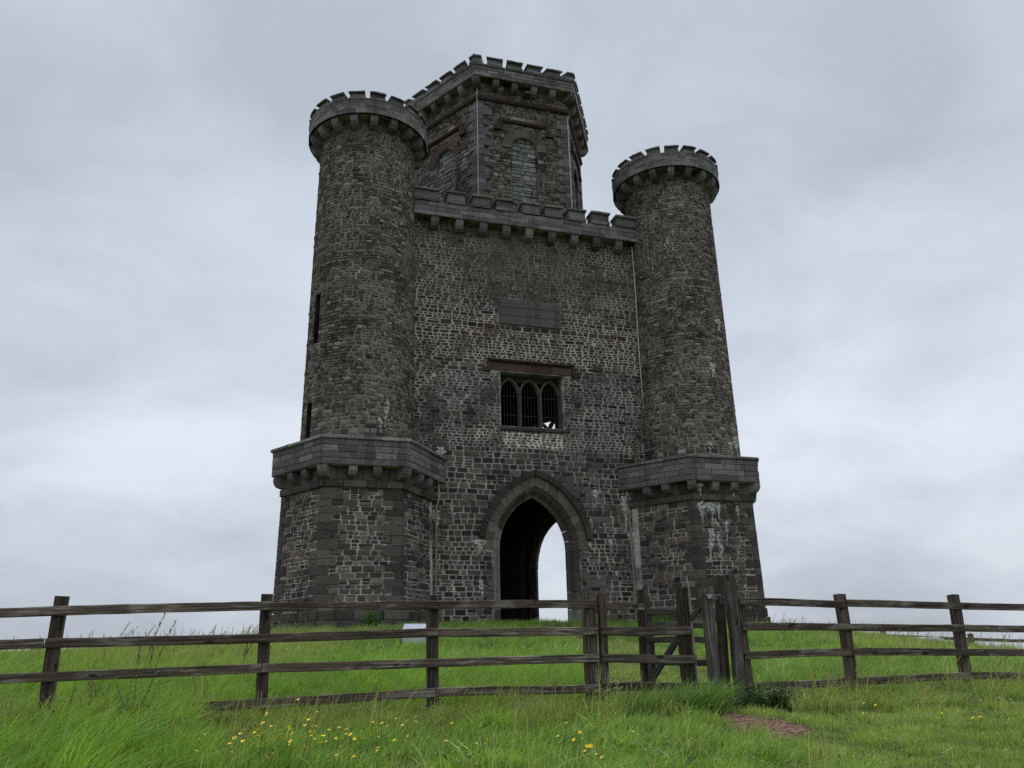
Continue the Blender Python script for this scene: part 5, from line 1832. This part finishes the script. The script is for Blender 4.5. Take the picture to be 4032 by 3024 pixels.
stalk(-4.55, 10.6, gz(-4.55, 10.6), 1.22, 901, 'tallest dry brown seed stalk rising past the top rail, left', 0.30, n=2)
stalk(-4.75, 10.9, gz(-4.75, 10.9), 0.85, 902, 'shorter dry seed stalk between the two upper rails, far left', 0.05, n=2)
stalk(-3.9, 12.6, gz(-3.9, 12.6), 0.75, 903, 'dry seed stalk on the left skyline midway between two posts', 0.25, n=2)
stalk(8.35, 16.5, gz(8.35, 16.5), 0.62, 904, 'reddish dry stalks on the crest just right of a leaning post', 0.15, n=4)
stalk(6.9, 18.5, gz(6.9, 18.5), 0.62, 905, 'thin seed stalk above the middle rail on the right skyline', 0.3, n=1)


# large leaning tussock beside the gate
def tussock(x, y, seed, n, h, rad_, wind, label, mat='tussock', spread=0.55):
    r = random.Random(seed)
    V, F, Mi = [], [], []
    for i in range(n):
        a, q = r.uniform(0, 6.283), rad_ * math.sqrt(r.random())
        sp = abs(r.gauss(0, spread)); an = r.uniform(0, 6.283)
        blade_arrays(V, F, Mi, (q * math.cos(a), q * math.sin(a)), r.uniform(*h), (wind + sp * math.cos(an), sp * math.sin(an) - 0.15), 0.011, r.uniform(0, 6.28), 4, 0, 0.45)
    me = bpy.data.meshes.new('grass_tussock'); me.from_pydata(V, [], F); me.materials.append(M[mat])
    o = bpy.data.objects.new('grass_tussock', me); link(o); o.location = (x, y, gz(x, y))
    tag(o, label, 'tussock', 'grass tussocks by the fence')


tussock(*on_ground(2.75, -0.50)[:2], 910, 900, (0.24, 0.48), 0.36, 0.62, 'big arching grass tussock in front of the kissing gate')
tussock(*on_ground(2.25, -0.42)[:2], 911, 380, (0.18, 0.36), 0.30, 0.45, 'smaller tussock under the enclosure rails, left of the big tussock')
tussock(-2.6, 12.2, 912, 700, (0.22, 0.42), 0.26, 0.5, 'dark green tussock behind the lower rails, left of the middle post', 'weed')


# buttercups
def buttercup_mesh(seed):
    r = random.Random(seed)
    V, F, Mi = [], [], []
    h = r.uniform(0.22, 0.36)
    ln = Vector((r.uniform(0.0, 0.3), r.gauss(0, .08), 0))
    pts = [Vector((0, 0, h * t)) + ln * h * t * t for t in (0, .5, 1)]
    vv, ff = tube([tuple(p) for p in pts], 0.0018, 3)
    V += vv; F += ff; Mi += [0] * len(ff)
    c = pts[-1]
    tilt = Vector((r.gauss(0, .35), -0.25 + r.gauss(0, .3), 1)).normalized()
    a = tilt.orthogonal().normalized(); b = tilt.cross(a)
    for i in range(5):
        t = 2 * math.pi * i / 5
        o = a * math.cos(t) + b * math.sin(t); s = a * -math.sin(t) + b * math.cos(t)
        k = len(V)
        R_ = 0.0175
        V += [tuple(c), tuple(c + o * R_ * .65 + s * R_ * .55 + tilt * R_ * .4), tuple(c + o * R_ + tilt * R_ * .8), tuple(c + o * R_ * .65 - s * R_ * .55 + tilt * R_ * .4)]
        F.append((k, k + 1, k + 2, k + 3)); Mi.append(1)
    me = bpy.data.meshes.new('buttercup'); me.from_pydata(V, [], F)
    me.materials.append(M['weed']); me.materials.append(M['yellow'])
    me.polygons.foreach_set('material_index', Mi)
    return me


BM = [buttercup_mesh(950 + i) for i in range(8)]
rb_ = random.Random(42)


def buttercups(n, cx, cy, sx, sy, label, group):
    for i in range(n):
        x, y = rb_.gauss(cx, sx), rb_.gauss(cy, sy)
        s, q = fq(x, y)
        if q > -0.5 and cy < 9.5: y -= 0.6
        o = bpy.data.objects.new('buttercup', rb_.choice(BM)); link(o)
        o.location = (x, y, gz(x, y)); o.rotation_euler = (0, 0, rb_.uniform(-.6, .6)); o.scale = (s_ := rb_.uniform(0.7, 1.1), s_, s_)
        tag(o, label, 'buttercup', group)


buttercups(84, -1.72, 7.0, 0.46, 0.42, 'yellow buttercup in the dense patch at lower left', 'buttercups in the dense lower left patch')
buttercups(14, -0.55, 6.85, 0.35, 0.45, 'yellow buttercup in the loose scatter right of the dense patch', 'buttercups right of the dense patch')
buttercups(10, -1.35, 8.1, 0.70, 0.20, 'yellow buttercup close below the fence, left of centre', 'buttercups just below the fence')
buttercups(15, 0.56, 6.85, 0.16, 0.28, 'yellow buttercup in the small cluster below the fence end post', 'buttercups below the fence end post')
buttercups(9, 4.25, 8.0, 0.25, 0.28, 'yellow buttercup in the sparse group near the right edge', 'buttercups near the right edge')
buttercups(5, 3.2, 8.6, 0.25, 0.3, 'yellow buttercup below the right-hand rails', 'buttercups below the right rails')

# crumbs of earth and small stones on the worn patch
rs = random.Random(77)
mb = MB()
for i in range(420):
    e = EARTH[0] if i < 330 else EARTH[1]
    a, q = rs.uniform(0, 6.283), math.sqrt(rs.random())
    x, y = e[0] + e[2] * 1.05 * q * math.cos(a), e[1] + e[3] * 1.05 * q * math.sin(a)
    r_ = rs.choice((0.006, 0.008, 0.011, 0.016)) * rs.uniform(0.7, 1.3)
    z = gz(x, y) + r_ * 0.3
    V = [(x + r_ * rs.uniform(.7, 1.3) * dx, y + r_ * rs.uniform(.7, 1.3) * dy, z + r_ * .7 * rs.uniform(.7, 1.2) * dz) for dx, dy, dz in ((1, 0, 0), (-1, 0, 0), (0, 1, 0), (0, -1, 0), (0, 0, 1), (0, 0, -1))]
    mb.add(V, [(0, 2, 4), (2, 1, 4), (1, 3, 4), (3, 0, 4), (2, 0, 5), (1, 2, 5), (3, 1, 5), (0, 3, 5)])
GV = mb.build('gravel', mat_plain('earth_crumbs', (0.20, 0.125, 0.098), 0.5, 40, 0.95, 0.3), kind='stuff')
tag(GV, 'red-brown earth crumbs on the worn patch below the gate', 'gravel')
